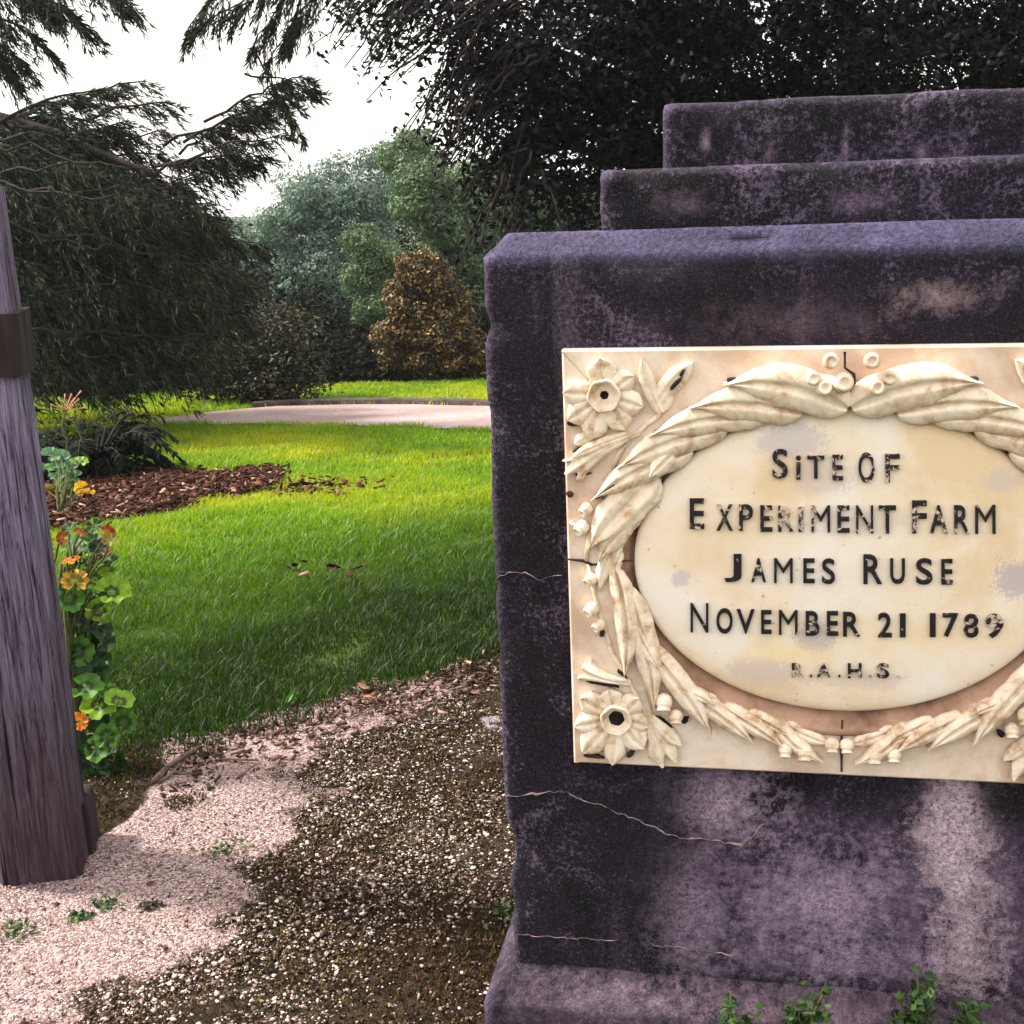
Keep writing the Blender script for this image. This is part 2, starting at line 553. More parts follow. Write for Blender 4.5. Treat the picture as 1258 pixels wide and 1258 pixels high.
M_step = stone_mat("weathered_stone_step", [S(862, 172, 9, 22, 0.75, (0.24, 0.17, 0.25), 0.9), S(945, 187, 8, 14, 0.7, (0.24, 0.17, 0.25), 0.9),
                   S(1047, 172, 6, 26, 0.7, (0.24, 0.17, 0.25), 0.9), S(1147, 185, 12, 18, 0.55, (0.2, 0.14, 0.21), 0.9),
                   S(1060, 250, 60, 18, 0.5, (0.18, 0.125, 0.19), 1.0), S(835, 250, 50, 20, 0.45, (0.17, 0.12, 0.17), 1.0)],
                   base=((0.003, 0.002, 0.006), (0.016, 0.010, 0.024)), patch_pos=(0.54, 0.68))

def rough_block(x0, x1, y0, y1, z0, z1, step=0.02, round_r=0.012, chamfer=0.0, skew=None, amp=0.0010, erode=0.008, seed=0.0, chips=(), flare=None, fall=0.0):
    """a worn squared stone: grid of faces, rounded or chamfered arrises, chips"""
    nx_, ny_, nz_ = [max(3, int(round(d / step))) for d in (x1 - x0, y1 - y0, z1 - z0)]
    vid, verts, faces = {}, [], []
    def vert(i, j, k):
        key = (i, j, k)
        if key not in vid:
            vid[key] = len(verts)
            verts.append((x0 + (x1 - x0) * i / nx_, y0 + (y1 - y0) * j / ny_, z0 + (z1 - z0) * k / nz_))
        return vid[key]
    for i in range(nx_):
        for k in range(nz_):
            faces.append((vert(i, 0, k), vert(i + 1, 0, k), vert(i + 1, 0, k + 1), vert(i, 0, k + 1)))
            faces.append((vert(i + 1, ny_, k), vert(i, ny_, k), vert(i, ny_, k + 1), vert(i + 1, ny_, k + 1)))
    for j in range(ny_):
        for k in range(nz_):
            faces.append((vert(0, j + 1, k), vert(0, j, k), vert(0, j, k + 1), vert(0, j + 1, k + 1)))
            faces.append((vert(nx_, j, k), vert(nx_, j + 1, k), vert(nx_, j + 1, k + 1), vert(nx_, j, k + 1)))
    for i in range(nx_):
        for j in range(ny_):
            faces.append((vert(i, j, nz_), vert(i + 1, j, nz_), vert(i + 1, j + 1, nz_), vert(i, j + 1, nz_)))
    out = []
    for (x, y, z) in verts:
        p = Vector((x, y, z))
        dl, dr, df, db, dt = x - x0, x1 - x, y - y0, y1 - y, z1 - z
        if chamfer:
            for (da, ax) in ((df, 'f'), (db, 'b'), (dl, 'l'), (dr, 'r')):
                s = da + dt
                if s < chamfer:
                    c = (chamfer - s) / 2
                    p.z -= c
                    if ax == 'f': p.y += c
                    elif ax == 'b': p.y -= c
                    elif ax == 'l': p.x += c
                    else: p.x -= c
        r = round_r
        q = Vector((min(max(p.x, x0 + r), x1 - r), min(max(p.y, y0 + r), y1 - r), min(p.z, z1 - r)))
        dv = p - q
        nrm = dv.normalized() if dv.length > 1e-6 else Vector((0, -1, 0))
        if dv.length > r:
            p = q + nrm * r
        sp = p + Vector((seed, seed * 0.3, 0))
        ds = sorted((dl, dr, df, db, dt))
        edge = max(0.0, 1 - ds[1] / 0.035)
        e = max(0.0, mnoise.noise(sp * 9) + 0.35 * mnoise.noise(sp * 31) - 0.05)
        p = p - nrm * (edge * e * erode * 2.2)
        p = p + nrm * (amp * mnoise.noise(sp * 7) + amp * 0.7 * mnoise.noise(sp * 28) + amp * 0.5 * mnoise.noise(sp * 70))
        for (cx, cz, rx, rz, depth) in chips:
            d = ((p.x - cx) / rx) ** 2 + ((p.z - cz) / rz) ** 2
            if d < 1 and df < 0.12:
                p.x += depth * (1 - d) * max(0.0, 1 - dl / 0.09)
                p.y += depth * 0.55 * (1 - d) * max(0.0, 1 - dl / 0.09)
        if fall and p.z > z1 - 0.25:      # the top sheds water to the back
            p.z -= fall * max(0.0, p.y - y0 - 0.04) * (1 - (z1 - p.z) / 0.25)
        if skew:
            p.x += skew(p.z) * (1 - (x - x0) / (x1 - x0))
        out.append(p)
    return out, faces

# left arris of the big block as photographed
_lz = [(uw(592, 330)), (uw(596, 470)), (uw(606, 690)), (uw(618, 970)), (uw(631, 1185))]
LZ = np.array([q[1] for q in _lz])[::-1]; LX = np.array([q[0] for q in _lz])[::-1]
X_L = LX.mean()
skew = lambda z: float(np.interp(z, LZ, LX) - X_L)
Z_PLN = uw(700, 1186)[1]
X_R = -X_L
DEPTH = 0.58
xa, za = uw(590, 398); xb, zb = uw(622, 1035)
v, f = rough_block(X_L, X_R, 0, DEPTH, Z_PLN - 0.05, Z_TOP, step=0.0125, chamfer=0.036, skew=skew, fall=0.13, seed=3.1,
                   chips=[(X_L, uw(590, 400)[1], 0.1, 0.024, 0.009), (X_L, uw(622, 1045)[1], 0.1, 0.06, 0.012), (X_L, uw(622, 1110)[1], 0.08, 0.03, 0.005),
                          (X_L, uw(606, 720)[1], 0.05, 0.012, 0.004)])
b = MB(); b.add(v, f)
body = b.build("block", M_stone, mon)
# plinth with a sloped shoulder
def plinth():
    b = MB()
    e = 0.045
    step = 0.02
    zs = Z_PLN
    prof = [(0.004, zs + 0.0), (-e * 0.55, zs - 0.024), (-e, zs - 0.05), (-e - 0.003, zs - 0.058), (-e - 0.002, zs - 0.09), (-e - 0.004, -0.12)]
    # resample
    P = []
    for (a, c) in zip(prof[:-1], prof[1:]):
        n = max(1, int(math.hypot(c[0] - a[0], c[1] - a[1]) / 0.012))
        for k in range(n):
            P.append((a[0] + (c[0] - a[0]) * k / n, a[1] + (c[1] - a[1]) * k / n))
    P.append(prof[-1])
    sk = skew(zs)
    rows = []
    for (o_, z) in P:
        xl, xr, yf, yb = X_L + sk + o_ * 1.0, X_R - o_, o_, DEPTH - o_
        row = []
        n1 = int((X_R - X_L) / 0.015); n2 = int(DEPTH / 0.05)
        for k in range(n1): row.append((xl + (xr - xl) * k / n1, yf, z))
        for k in range(n2): row.append((xr, yf + (yb - yf) * k / n2, z))
        for k in range(n1): row.append((xr + (xl - xr) * k / n1, yb, z))
        for k in range(n2): row.append((xl, yb + (yf - yb) * k / n2, z))
        out = []
        for q in row:
            q = Vector(q)
            q.y += 0.004 * mnoise.noise(q * 14) + 0.002 * mnoise.noise(q * 45)
            q.z += 0.003 * mnoise.noise(q * 17 + Vector((5, 0, 0)))
            out.append(q)
        rows.append(out)
    b.grid(rows, close_v=True, flip=True)
    return b
plinth().build("plinth", stone_mat("weathered_stone_base", [S(760, 1235, 260, 60, 0.55, (0.15, 0.105, 0.15), 0.9), S(1000, 1230, 300, 40, 0.65, (0.22, 0.15, 0.2), 0.9)]), mon)
# two steps on top
sx2, _ = uw(736, 250, -0.07); sx3, _ = uw(814, 165, -0.15)
_, z2 = uw(760, 208, -0.07); _, z3 = uw(830, 126, -0.15)
v, f = rough_block(sx2, -sx2, 0.07, DEPTH - 0.07, Z_TOP - 0.08, z2, step=0.014, round_r=0.009, seed=8.0, amp=0.0012)
b = MB(); b.add(v, f); b.build("lower_step", M_step, mon)
v, f = rough_block(sx3, -sx3, 0.15, DEPTH - 0.15, z2 - 0.01, z3, step=0.014, round_r=0.009, seed=12.0, amp=0.0012)
b = MB(); b.add(v, f); b.build("upper_step", M_step, mon)

# pale repaired cracks and scratches in the stone
M_crack = noisy_mat("pale_crack_filling", (0.06, 0.04, 0.05), (0.44, 0.31, 0.30), 45, bump=0.3)
def crack(pts, w, name="crack"):
    P = [uw(*q) for q in pts]
    fine = []
    for a, c in zip(P[:-1], P[1:]):
        n = max(2, int(math.hypot(c[0] - a[0], c[1] - a[1]) / 0.006))
        for k in range(n):
            t = k / n
            fine.append((a[0] + (c[0] - a[0]) * t, a[1] + (c[1] - a[1]) * t))
    fine.append(P[-1])
    b = MB(); rows = []
    N = len(fine)
    for i, (x, z) in enumerate(fine):
        t = i / (N - 1)
        nz = mnoise.noise(Vector((x * 30, z * 30, w * 900))) + 0.5 * mnoise.noise(Vector((x * 90, z * 90, 4)))
        ww = w * max(0.10, 0.55 + 1.5 * nz) * (0.35 + 0.65 * min(1, 6 * t, 6 * (1 - t)))
        z += 0.005 * mnoise.noise(Vector((x * 45, z * 40, 3))) + 0.004 * mnoise.noise(Vector((x * 130, z * 90, 9)))
        rows.append([(x, 0.004, z - ww), (x, -0.0016, z - ww * 0.6), (x, -0.0019, z + ww * 0.5), (x, 0.004, z + ww)])
    b.grid(rows)
    return b.build(name, M_crack, mon)
crack([(621, 980), (650, 977), (688, 970), (697, 972), (712, 982), (735, 988), (760, 998), (785, 1008), (818, 1024), (850, 1031)], 0.0022)
crack([(845, 1030), (870, 1031), (895, 1036), (912, 1038), (922, 1030), (938, 1012)], 0.0045)
crack([(610, 710), (625, 704), (645, 704), (665, 711), (690, 706)], 0.0013)
crack([(636, 1147), (700, 1152), (760, 1156)], 0.0008)
crack([(800, 1160), (850, 1166), (900, 1173)], 0.0012)
crack([(705, 1206), (725, 1208), (790, 1216)], 0.0009)

# ------------------------------------------------------------------ PLAQUE (a part of the monument)
SLAB_H = 0.024
OCX, OCZ = uw(1037, 693, SLAB_H)
ORX = OCX - uw(777, 690, SLAB_H)[0]
ORZ = (uw(1040, 507, SLAB_H)[1] - uw(1034, 883, SLAB_H)[1]) / 2
PL, PTz = uw(691, 430, SLAB_H); PLb, PBz = uw(706, 937, SLAB_H)
PL_ = lambda z: PL + (PLb - PL) * (PTz - z) / (PTz - PBz)

M_marble = NT("marble")
_v = M_marble.coord('Object')
_n = M_marble.noise(_v, 5.5, 6, 0.6, 0.4)
_c = M_marble.ramp(_n, [(0.40, (0.52, 0.37, 0.28)), (0.5, (0.66, 0.53, 0.43)), (0.60, (0.74, 0.63, 0.54))])
_n2 = M_marble.noise(_v, 13, 6, 0.7, 0.8)
_c = M_marble.mix(M_marble.ramp(_n2, [(0.52, 0.0), (0.64, 0.55)]), _c, (0.56, 0.37, 0.25))
_n3 = M_marble.noise(_v, 190, 3, 0.7)
_c = M_marble.mix(M_marble.ramp(_n3, [(0.66, 0.0), (0.74, 0.6)]), _c, (0.33, 0.22, 0.17))
M_marble.color(_c); M_marble.rough(0.55, 0.3)
M_marble.bump(M_marble.noise(_v, 60, 5, 0.7), 0.25, 0.004)

M_oval = NT("marble_oval")
_v = M_oval.coord('Object')
_n = M_oval.noise(_v, 4.0, 5, 0.6, 0.3)
_c = M_oval.ramp(_n, [(0.40, (0.70, 0.53, 0.35)), (0.5, (0.77, 0.64, 0.50)), (0.6, (0.79, 0.71, 0.64))])
_sep = M_oval.n('ShaderNodeSeparateXYZ'); M_oval.l(_v, _sep.inputs[0])
_w1 = M_oval.noise(_v, 16, 6, 0.7); _w2 = M_oval.noise(_v, 70, 4, 0.7); _sp = M_oval.noise(_v, 220, 3, 0.7)
for (px, py, rx, ry, amt, col) in [(975, 540, 55, 28, 0.85, (0.50, 0.44, 0.46)), (1010, 585, 45, 30, 0.6, (0.52, 0.45, 0.46)), (837, 710, 13, 13, 0.8, (0.5, 0.43, 0.47)),
                                  (1000, 780, 28, 20, 0.85, (0.45, 0.38, 0.40)), (940, 825, 60, 22, 0.75, (0.54, 0.46, 0.46)), (1245, 712, 32, 30, 0.9, (0.42, 0.35, 0.40)),
                                  (1230, 590, 26, 20, 0.55, (0.5, 0.44, 0.46)), (1060, 640, 80, 20, 0.35, (0.50, 0.40, 0.40)), (1060, 833, 70, 14, 0.45, (0.5, 0.4, 0.38)),
                                  (1140, 780, 120, 22, 0.35, (0.80, 0.58, 0.28)), (960, 800, 60, 14, 0.4, (0.82, 0.66, 0.30))]:
    x_, z_ = uw(px, py, 0.03); rx_ = abs(uw(px + rx, py, 0.03)[0] - x_); rz_ = abs(uw(px, py + ry, 0.03)[1] - z_)
    dx = M_oval.math('DIVIDE', M_oval.math('SUBTRACT', _sep.outputs[0], x_), rx_)
    dz = M_oval.math('DIVIDE', M_oval.math('SUBTRACT', _sep.outputs[2], z_), rz_)
    d = M_oval.math('SQRT', M_oval.math('ADD', M_oval.math('MULTIPLY', dx, dx), M_oval.math('MULTIPLY', dz, dz)))
    d = M_oval.math('ADD', d, M_oval.math('MULTIPLY', M_oval.math('SUBTRACT', _w1, 0.5), 1.6))
    d = M_oval.math('ADD', d, M_oval.math('MULTIPLY', M_oval.math('SUBTRACT', _w2, 0.5), 0.7))
    _c = M_oval.mix(M_oval.ramp(M_oval.math('ADD', d, M_oval.math('MULTIPLY', M_oval.math('SUBTRACT', _sp, 0.5), 1.5)), [(0.6, amt * 0.85), (1.05, 0.0)]), _c, col)
_c = M_oval.mix(M_oval.ramp(_sp, [(0.64, 0.0), (0.72, 0.55)]), _c, (0.38, 0.29, 0.26))
_pit = M_oval.n('ShaderNodeTexVoronoi'); _pit.inputs['Scale'].default_value = 38
M_oval.l(_v, _pit.inputs['Vector'])
_pm = M_oval.math('MULTIPLY', M_oval.ramp(_pit.outputs['Distance'], [(0.05, 0.8), (0.12, 0.0)]), M_oval.ramp(M_oval.noise(_v, 9, 3), [(0.5, 0.0), (0.6, 1.0)]))
_c = M_oval.mix(_pm, _c, (0.30, 0.2, 0.16))
M_oval.color(_c); M_oval.rough(0.6, 0.3)
M_oval.bump(M_oval.math('ADD', M_oval.math('MULTIPLY', _w2, 0.6), _sp), 0.18, 0.003)

M_cove = noisy_mat("stained_moulding", (0.17, 0.085, 0.055), (0.42, 0.26, 0.185), 9, bump=0.2, p=(0.42, 0.6))
M_joint_shade = noisy_mat("dark_joint_and_shade", (0.012, 0.008, 0.008), (0.05, 0.03, 0.025), 40)  # dark for the joints and for shade painted between carved leaves

# slab with an oval opening: rings from the back edge to the opening
NA = 240
def rect_pt(a, inset, h):
    ca, sa = math.cos(a), math.sin(a)
    hx, hz0, hz1 = -PL - 0.0, PTz - OCZ, OCZ - PBz
    left = lambda z: -PL_(z) - 0
    # march to rectangle boundary (slightly skewed left side mirrored to the right)
    tx = (hx) / abs(ca) if abs(ca) > 1e-6 else 1e9
    tz = (hz0 if sa > 0 else hz1) / abs(sa) if abs(sa) > 1e-6 else 1e9
    t = min(tx, tz)
    x, z = OCX + ca * t, OCZ + sa * t
    k = (PTz - z) / (PTz - PBz) * (PLb - PL)
    x = x + (k if x < 0 else -k) * min(1, abs(x) / abs(PL))
    x -= inset * max(-1, min(1, ca * t / hx)) if tx <= tz + 1e-9 else 0
    z -= inset * (1 if sa > 0 else -1) if tz <= tx + 1e-9 else 0
    return (x, -h, z)
def ell(a, off, h):
    return (OCX + (ORX + off) * math.cos(a), -h, OCZ + (ORZ + off) * math.sin(a))
# spread of angles that hits the corners
cor = [math.atan2(s * 1.0, c * 1.0) for (c, s) in [(-PL, PTz - OCZ), (PL, PTz - OCZ), (PL, PBz - OCZ), (-PL, PBz - OCZ)]]
angs = sorted(set([round(2 * math.pi * k / NA - math.pi, 6) for k in range(NA)] + [round(c, 6) for c in cor]))
plq = MB()
rings = [[rect_pt(a, 0, -0.012) for a in angs], [rect_pt(a, 0, SLAB_H - 0.003) for a in angs], [rect_pt(a, 0.003, SLAB_H) for a in angs]]
for k in range(1, 6):
    rings.append([tuple(np.array(rect_pt(a, 0.003, SLAB_H)) * (1 - k / 5) + np.array(ell(a, 0.04, SLAB_H)) * k / 5) for a in angs])
plq.grid(rings, close_v=True)
plaque = plq.build("plaque", M_marble.m, mon, smooth=False)
cv = MB()
cv.grid([[ell(a, o_, h) for a in angs] for (o_, h) in [(0.0401, SLAB_H + 0.001), (0.036, SLAB_H + 0.006), (0.030, SLAB_H + 0.007), (0.025, SLAB_H + 0.003), (0.021, SLAB_H - 0.004), (0.014, SLAB_H - 0.010), (0.007, SLAB_H - 0.012), (0.004, SLAB_H - 0.022), (-0.006, SLAB_H - 0.026)]], close_v=True)
cv.build("moulding", M_cove, plaque)
ov = MB()
prof = [(0.0, 0.0), (0.25, 0.0012), (0.5, 0.0025), (0.7, 0.0045), (0.84, 0.0065), (0.92, 0.009), (0.96, 0.0115), (0.982, 0.015), (0.992, 0.021), (0.994, 0.03), (0.985, 0.044)]
OV_TOP = SLAB_H + 0.016
rows = [[(OCX + ORX * max(k, 1e-3) * math.cos(a), -(OV_TOP - dh), OCZ + ORZ * max(k, 1e-3) * math.sin(a)) for a in angs] for (k, dh) in prof]
ov.grid(rows, close_v=True, flip=True)
ov.build("oval_panel", M_oval.m, plaque)
def oval_h(x, z):
    k = min(1.0, math.hypot((x - OCX) / ORX, (z - OCZ) / ORZ))
    return OV_TOP - float(np.interp(k, [q[0] for q in prof[:-1]], [q[1] for q in prof[:-1]]))

# dark joints between the quarters of the slab
def joint(pts, w, h=SLAB_H):
    b = MB(); rows = []
    P = [uw(*q, h) for q in pts]
    fine = []
    for a, c in zip(P[:-1], P[1:]):
        for k in range(8):
            fine.append((a[0] + (c[0] - a[0]) * k / 8, a[1] + (c[1] - a[1]) * k / 8))
    fine.append(P[-1])
    for i, (x, z) in enumerate(fine):
        q, q2 = fine[max(0, i - 1)], fine[min(len(fine) - 1, i + 1)]
        tx, tz = q2[0] - q[0], q2[1] - q[1]
        L = math.hypot(tx, tz) or 1
        nx_, nz_ = -tz / L, tx / L
        ww = w * (0.7 + 0.6 * mnoise.noise(Vector((x * 60, z * 60, 1))))
        rows.append([(x - nx_ * ww, -h + 0.002, z - nz_ * ww), (x - nx_ * ww * .7, -h - 0.0012, z - nz_ * ww * .7), (x + nx_ * ww * .7, -h - 0.0012, z + nz_ * ww * .7), (x + nx_ * ww, -h + 0.002, z + nz_ * ww)])
    b.grid(rows)
    return b.build("joint", M_joint_shade, plaque)
joint([(1038, 432), (1038, 452), (1049, 460), (1050, 476), (1041, 490), (1037, 503)], 0.003, SLAB_H + 0.0135)
joint([(695, 687), (716, 689), (727, 694), (740, 693), (752, 690), (776, 689)], 0.0028, SLAB_H + 0.005)
joint([(1035, 884), (1034, 905), (1034, 948)], 0.003, SLAB_H + 0.003)

# --- carved leaves
def bez(a, c, b, t):
    return (a[0] * (1 - t) ** 2 + 2 * c[0] * t * (1 - t) + b[0] * t * t, a[1] * (1 - t) ** 2 + 2 * c[1] * t * (1 - t) + b[1] * t * t)

def leaf_rows(base, tip, wid, bend=0.12, lift=(0.006, 0.012), H=0.010, prof='leaf', groove=0.35, ribs=0, nt=26, ns=22, ruffle=0.0, seed=0.0, side=0.0):
    ax, az = tip[0] - base[0], tip[1] - base[1]
    L = math.hypot(ax, az)
    nx_, nz_ = -az / L, ax / L
    ctrl = ((base[0] + tip[0]) / 2 + nx_ * bend * L, (base[1] + tip[1]) / 2 + nz_ * bend * L)
    rows = []
    for i in range(nt + 1):
        t = i / nt
        c = bez(base, ctrl, tip, t)
        c2 = bez(base, ctrl, tip, min(1, t + .01)); c1 = bez(base, ctrl, tip, max(0, t - .01))
        tx, tz = c2[0] - c1[0], c2[1] - c1[1]
        l = math.hypot(tx, tz) or 1
        tx, tz = tx / l, tz / l
        px, pz = -tz, tx
        if prof == 'leaf':
            w = (0.34 * (1 - t) ** 1.5 + math.sin(math.pi * min(1, t ** 0.8)) ** 0.75) * (1 if t < 1 else 0.02)
            w = min(1.0, w) * (1 - 0.97 * max(0, (t - 0.72) / 0.28) ** 1.6)
        elif prof == 'petal':
            w = 0.42 + 0.58 * math.sin(math.pi * min(1, 0.15 + t * 0.62)) if t < 0.62 else (1.0) * math.cos((t - 0.62) / 0.38 * math.pi / 2) ** 0.75
            w = max(w, 0.03)
        else:  # trumpet
            w = 0.22 + 0.25 * t + 0.53 * t ** 3
        h0 = lift[0] + (lift[1] - lift[0]) * t
        row = []
        for j in range(ns + 1):
            s = -1 + 2 * j / ns
            hh = H * (max(0, 1 - s * s) ** 0.6) * (0.45 + 0.55 * math.sin(math.pi * min(1, 0.12 + 0.8 * t)))
            hh -= H * groove * math.exp(-(s / 0.15) ** 2) * (1 - t * 0.5)
            if ribs:
                hh += H * 0.15 * math.cos(s * math.pi * ribs * 2) * (1 - 0.5 * t)
            wl = w * wid * (1 + (0.10 * mnoise.noise(Vector((t * 9, (1 if s > 0 else -1) * 3, seed * 7))) + 0.06 * mnoise.noise(Vector((t * 22, s * 2, seed * 5)))) * abs(s))
            hh += side * s * H
            ext = 0.0
            if ruffle:
                ext = ruffle * L * (t ** 4) * (0.5 * math.cos(s * math.pi * 2.0 + seed) + 0.3 * math.cos(s * 7 + seed * 3) - 0.6 * s * s)
                hh += H * 0.4 * t ** 3 * math.cos(s * math.pi * 2.5 + seed)
            x = c[0] + px * s * wl + tx * ext
            z = c[1] + pz * s * wl + tz * ext
            row.append((x, z, h0 + hh))
        rows.append(row)
    return rows

def relief(b, rows, mi=0, floor=0.0):
    """a closed carved form: its top surface plus an undercut skirt down to the slab"""
    n, m = len(rows), len(rows[0])
    fl = SLAB_H - 0.004 + floor
    P = []
    for i, row in enumerate(rows):
        cx = sum(q[0] for q in row) / m; cz = sum(q[1] for q in row) / m
        ex = lambda q, k: (cx + (q[0] - cx) * k, cz + (q[1] - cz) * k)
        a, c = row[0], row[-1]
        full = [(*ex(a, 0.6), fl), (*ex(a, 0.92), SLAB_H + a[2] * 0.35)] + [(q[0], q[1], SLAB_H + q[2]) for q in row] + [(*ex(c, 0.92), SLAB_H + c[2] * 0.35), (*ex(c, 0.6), fl)]
        P.append([(x, -h, z) for (x, z, h) in full])
    b.grid(P, mi=mi, flip=False)
    for end, fp in ((P[0], False), (P[-1], True)):
        low = [(q[0], -fl, q[2]) for q in end]
        b.grid([low, end] if not fp else [end, low], mi=mi)

def mir(q):
    return (2 * OCX - q[0], q[1])

M_rel = NT("carved_marble")
_v = M_rel.coord('Object')
_n = M_rel.noise(_v, 32, 6, 0.7, 0.3)
_c = M_rel.ramp(_n, [(0.34, (0.42, 0.26, 0.15)), (0.45, (0.64, 0.50, 0.37)), (0.58, (0.76, 0.66, 0.54))])
_n3 = M_rel.noise(_v, 110, 4, 0.7)
_c = M_rel.mix(M_rel.ramp(_n3, [(0.66, 0.0), (0.76, 0.5)]), _c, (0.4, 0.24, 0.15))
M_rel.color(_c); M_rel.rough(0.7, 0.2); M_rel.bump(M_rel.noise(_v, 120, 5, 0.75), 0.2, 0.003)

PXM = abs(uw(900, 690)[0] - uw(800, 690)[0]) / 100.0     # metres per photo pixel on the front
leaf_specs = [  # base, tip, half width px, bend, lift, height, ribs
    ((1041, 500), (889, 470), 21, 0.16, (0.011, 0.017), 0.013, 0),
    ((985, 507), (846, 499), 17, 0.12, (0.009, 0.015), 0.012, 0),
    ((945, 511), (797, 534), 15, 0.12, (0.007, 0.014), 0.011, 0),
    ((893, 524), (758, 574), 16, 0.10, (0.006, 0.012), 0.011, 0),
    ((850, 553), (727, 613), 15, 0.10, (0.005, 0.011), 0.010, 0),
    ((826, 556), (798, 584), 9, 0.0, (0.012, 0.016), 0.007, 0),
    ((806, 585), (722, 674), 21, -0.03, (0.004, 0.010), 0.011, 2),
    ((787, 616), (735, 690), 14, -0.06, (0.003, 0.008), 0.010, 0),
    ((756, 700), (767, 832), 12, 0.13, (0.006, 0.011), 0.012, 0),
    ((768, 722), (805, 872), 14, 0.10, (0.004, 0.011), 0.012, 0),
    ((781, 770), (812, 818), 8, -0.04, (0.010, 0.015), 0.006, 0),
    ((795, 795), (875, 899), 13, 0.07, (0.006, 0.012), 0.011, 0),
    ((833, 842), (880, 862), 6, 0.05, (0.011, 0.014), 0.006, 0),
    ((852, 856), (926, 909), 11, 0.06, (0.006, 0.011), 0.010, 0),
    ((886, 868), (963, 914), 10, 0.05, (0.007, 0.012), 0.009, 0),
    ((920, 876), (973, 903), 7, 0.05, (0.006, 0.010), 0.007, 0),
    ((952, 884), (1011, 932), 9, -0.18, (0.006, 0.012), 0.010, 0),
]
for i, (p0, p1, w, bend, lift, H, ribs) in enumerate(leaf_specs):
    for side in (0, 1):
        a, c = uw(*p0, SLAB_H + 0.01), uw(*p1, SLAB_H + 0.01)
        if side:
            a, c = mir(a), mir(c)
        b = MB()
        rows = leaf_rows(a, c, w * 1.22 * PXM, bend * (-1 if side else 1) * (-1 if i < 6 else 1), (lift[0] * 1.5, lift[1] * 1.7), H * 1.25, 'leaf', 0.85, ribs, seed=i + side * 31)
        if side:
            pass
        relief(b, rows)
        b.build("carved_leaf", M_rel.m, plaque)

# a lower layer of finer leaves filling the wreath
for i in range(22):
    top = i < 12
    if top:      # from the top joint round to the left joint
        a0 = R(93 + 80 * (i / 11.0)); da = R(17)
    else:        # from the left joint round to the bottom
        a0 = R(188 + 68 * ((i - 12) / 9.0)); da = R(13)
    for layer in ((0, 1) if top else (0,)):
        if not top and i < 16: continue
        o0, o1 = (0.030, 0.058) if layer == 0 else (0.020, 0.036)
        aa = a0 + R(3.5) * layer
        p = ell(aa, o0, 0); q = ell(aa + da * (1 if layer == 0 else 0.8), o1 + 0.006 * math.sin(i * 2.3), 0)
        for side in (0, 1):
            a, c = (p[0], p[2]), (q[0], q[2])
            if side: a, c = mir(a), mir(c)
            b = MB()
            relief(b, leaf_rows(a, c, (9.5 if layer == 0 else 7.5) * PXM, 0.10 * (1 if side else -1), (0.001, 0.006 + 0.002 * (i % 3)), 0.007, 'leaf', 0.8, 0, nt=18, ns=12, seed=i * 1.9 + layer * 17 + side * 5))
            b.build("carved_leaf", M_rel.m, plaque)

def flower(cx, cy, tips, cup_r, hole=0.3, name="carved_flower", depth=0.02, mirrored=False):
    c0 = uw(cx, cy, SLAB_H + 0.015)
    b = MB()
    for k, (tx, ty, w) in enumerate(tips):
        c1 = uw(tx, ty, SLAB_H + 0.015)
        dx, dz = c1[0] - c0[0], c1[1] - c0[1]
        L = math.hypot(dx, dz)
        st = (c0[0] + dx * cup_r * PXM * 0.7 / L, c0[1] + dz * cup_r * PXM * 0.7 / L)
        a, t = (mir(st), mir(c1)) if mirrored else (st, c1)
        relief(b, leaf_rows(a, t, w * 1.25 * PXM, 0.03 * (-1) ** k, (0.004 + 0.0007 * (k % 3), 0.010 + 0.002 * (k % 2)), 0.009, 'petal', 0.7, 0, nt=16, ns=12, seed=k * 2.3 + cx))
    # cup
    cc = mir(c0) if mirrored else c0
    r = cup_r * PXM
    prof_ = [(1.08, 0.004, 0), (1.12, 0.018, 0), (1.04, 0.0235, 0), (0.93, 0.0225, 0), (0.84, 0.017, 0), (0.62, 0.012, 0), (hole + .05, 0.010, 0), (hole, 0.006, 1), (hole * .5, 0.001, 1), (0.01, 0.0, 1)]
    for p_, q_ in zip(prof_[:-1], prof_[1:]):
        ring = lambda kk: [(cc[0] + r * kk[0] * (1 + 0.035 * math.sin(a * 6 + cx)) * math.cos(a), -(SLAB_H + kk[1]), cc[1] + r * kk[0] * (1 + 0.035 * math.sin(a * 6 + cx)) * math.sin(a)) for a in [2 * math.pi * i / 36 for i in range(36)]]
        b.grid([ring(p_), ring(q_)], close_v=True, mi=q_[2])
    return b.build(name, [M_rel.m, M_joint_shade], plaque)
TLF = [(737, 440, 15), (691, 483, 13), (697, 517, 13), (725, 541, 13), (768, 529, 14), (790, 500, 13), (778, 462, 11)]
BLF = [(705, 893, 13), (712, 858, 13), (748, 848, 12), (785, 858, 13), (797, 893, 13), (791, 920, 14), (752, 941, 12), (716, 926, 14)]
for mm in (False, True):
    flower(742, 486, TLF, 18, 0.24, mirrored=mm)
    flower(757, 884, BLF, 18, 0.5, mirrored=mm)

def trumpet(parts, name="carved_bloom"):
    for mm in (False, True):
        b = MB()
        for k, (p0, p1, w, bend, pr, lift, H, ruf, ribs) in enumerate(parts):
            a, c = uw(*p0, SLAB_H + 0.01), uw(*p1, SLAB_H + 0.01)
            if mm:
                a, c, bend = mir(a), mir(c), -bend
            relief(b, leaf_rows(a, c, w * PXM, bend, lift, H, pr, 0.25, ribs, nt=20, ns=16, ruffle=ruf, seed=k * 1.7 + p0[0]))
        b.build(name, M_rel.m, plaque)
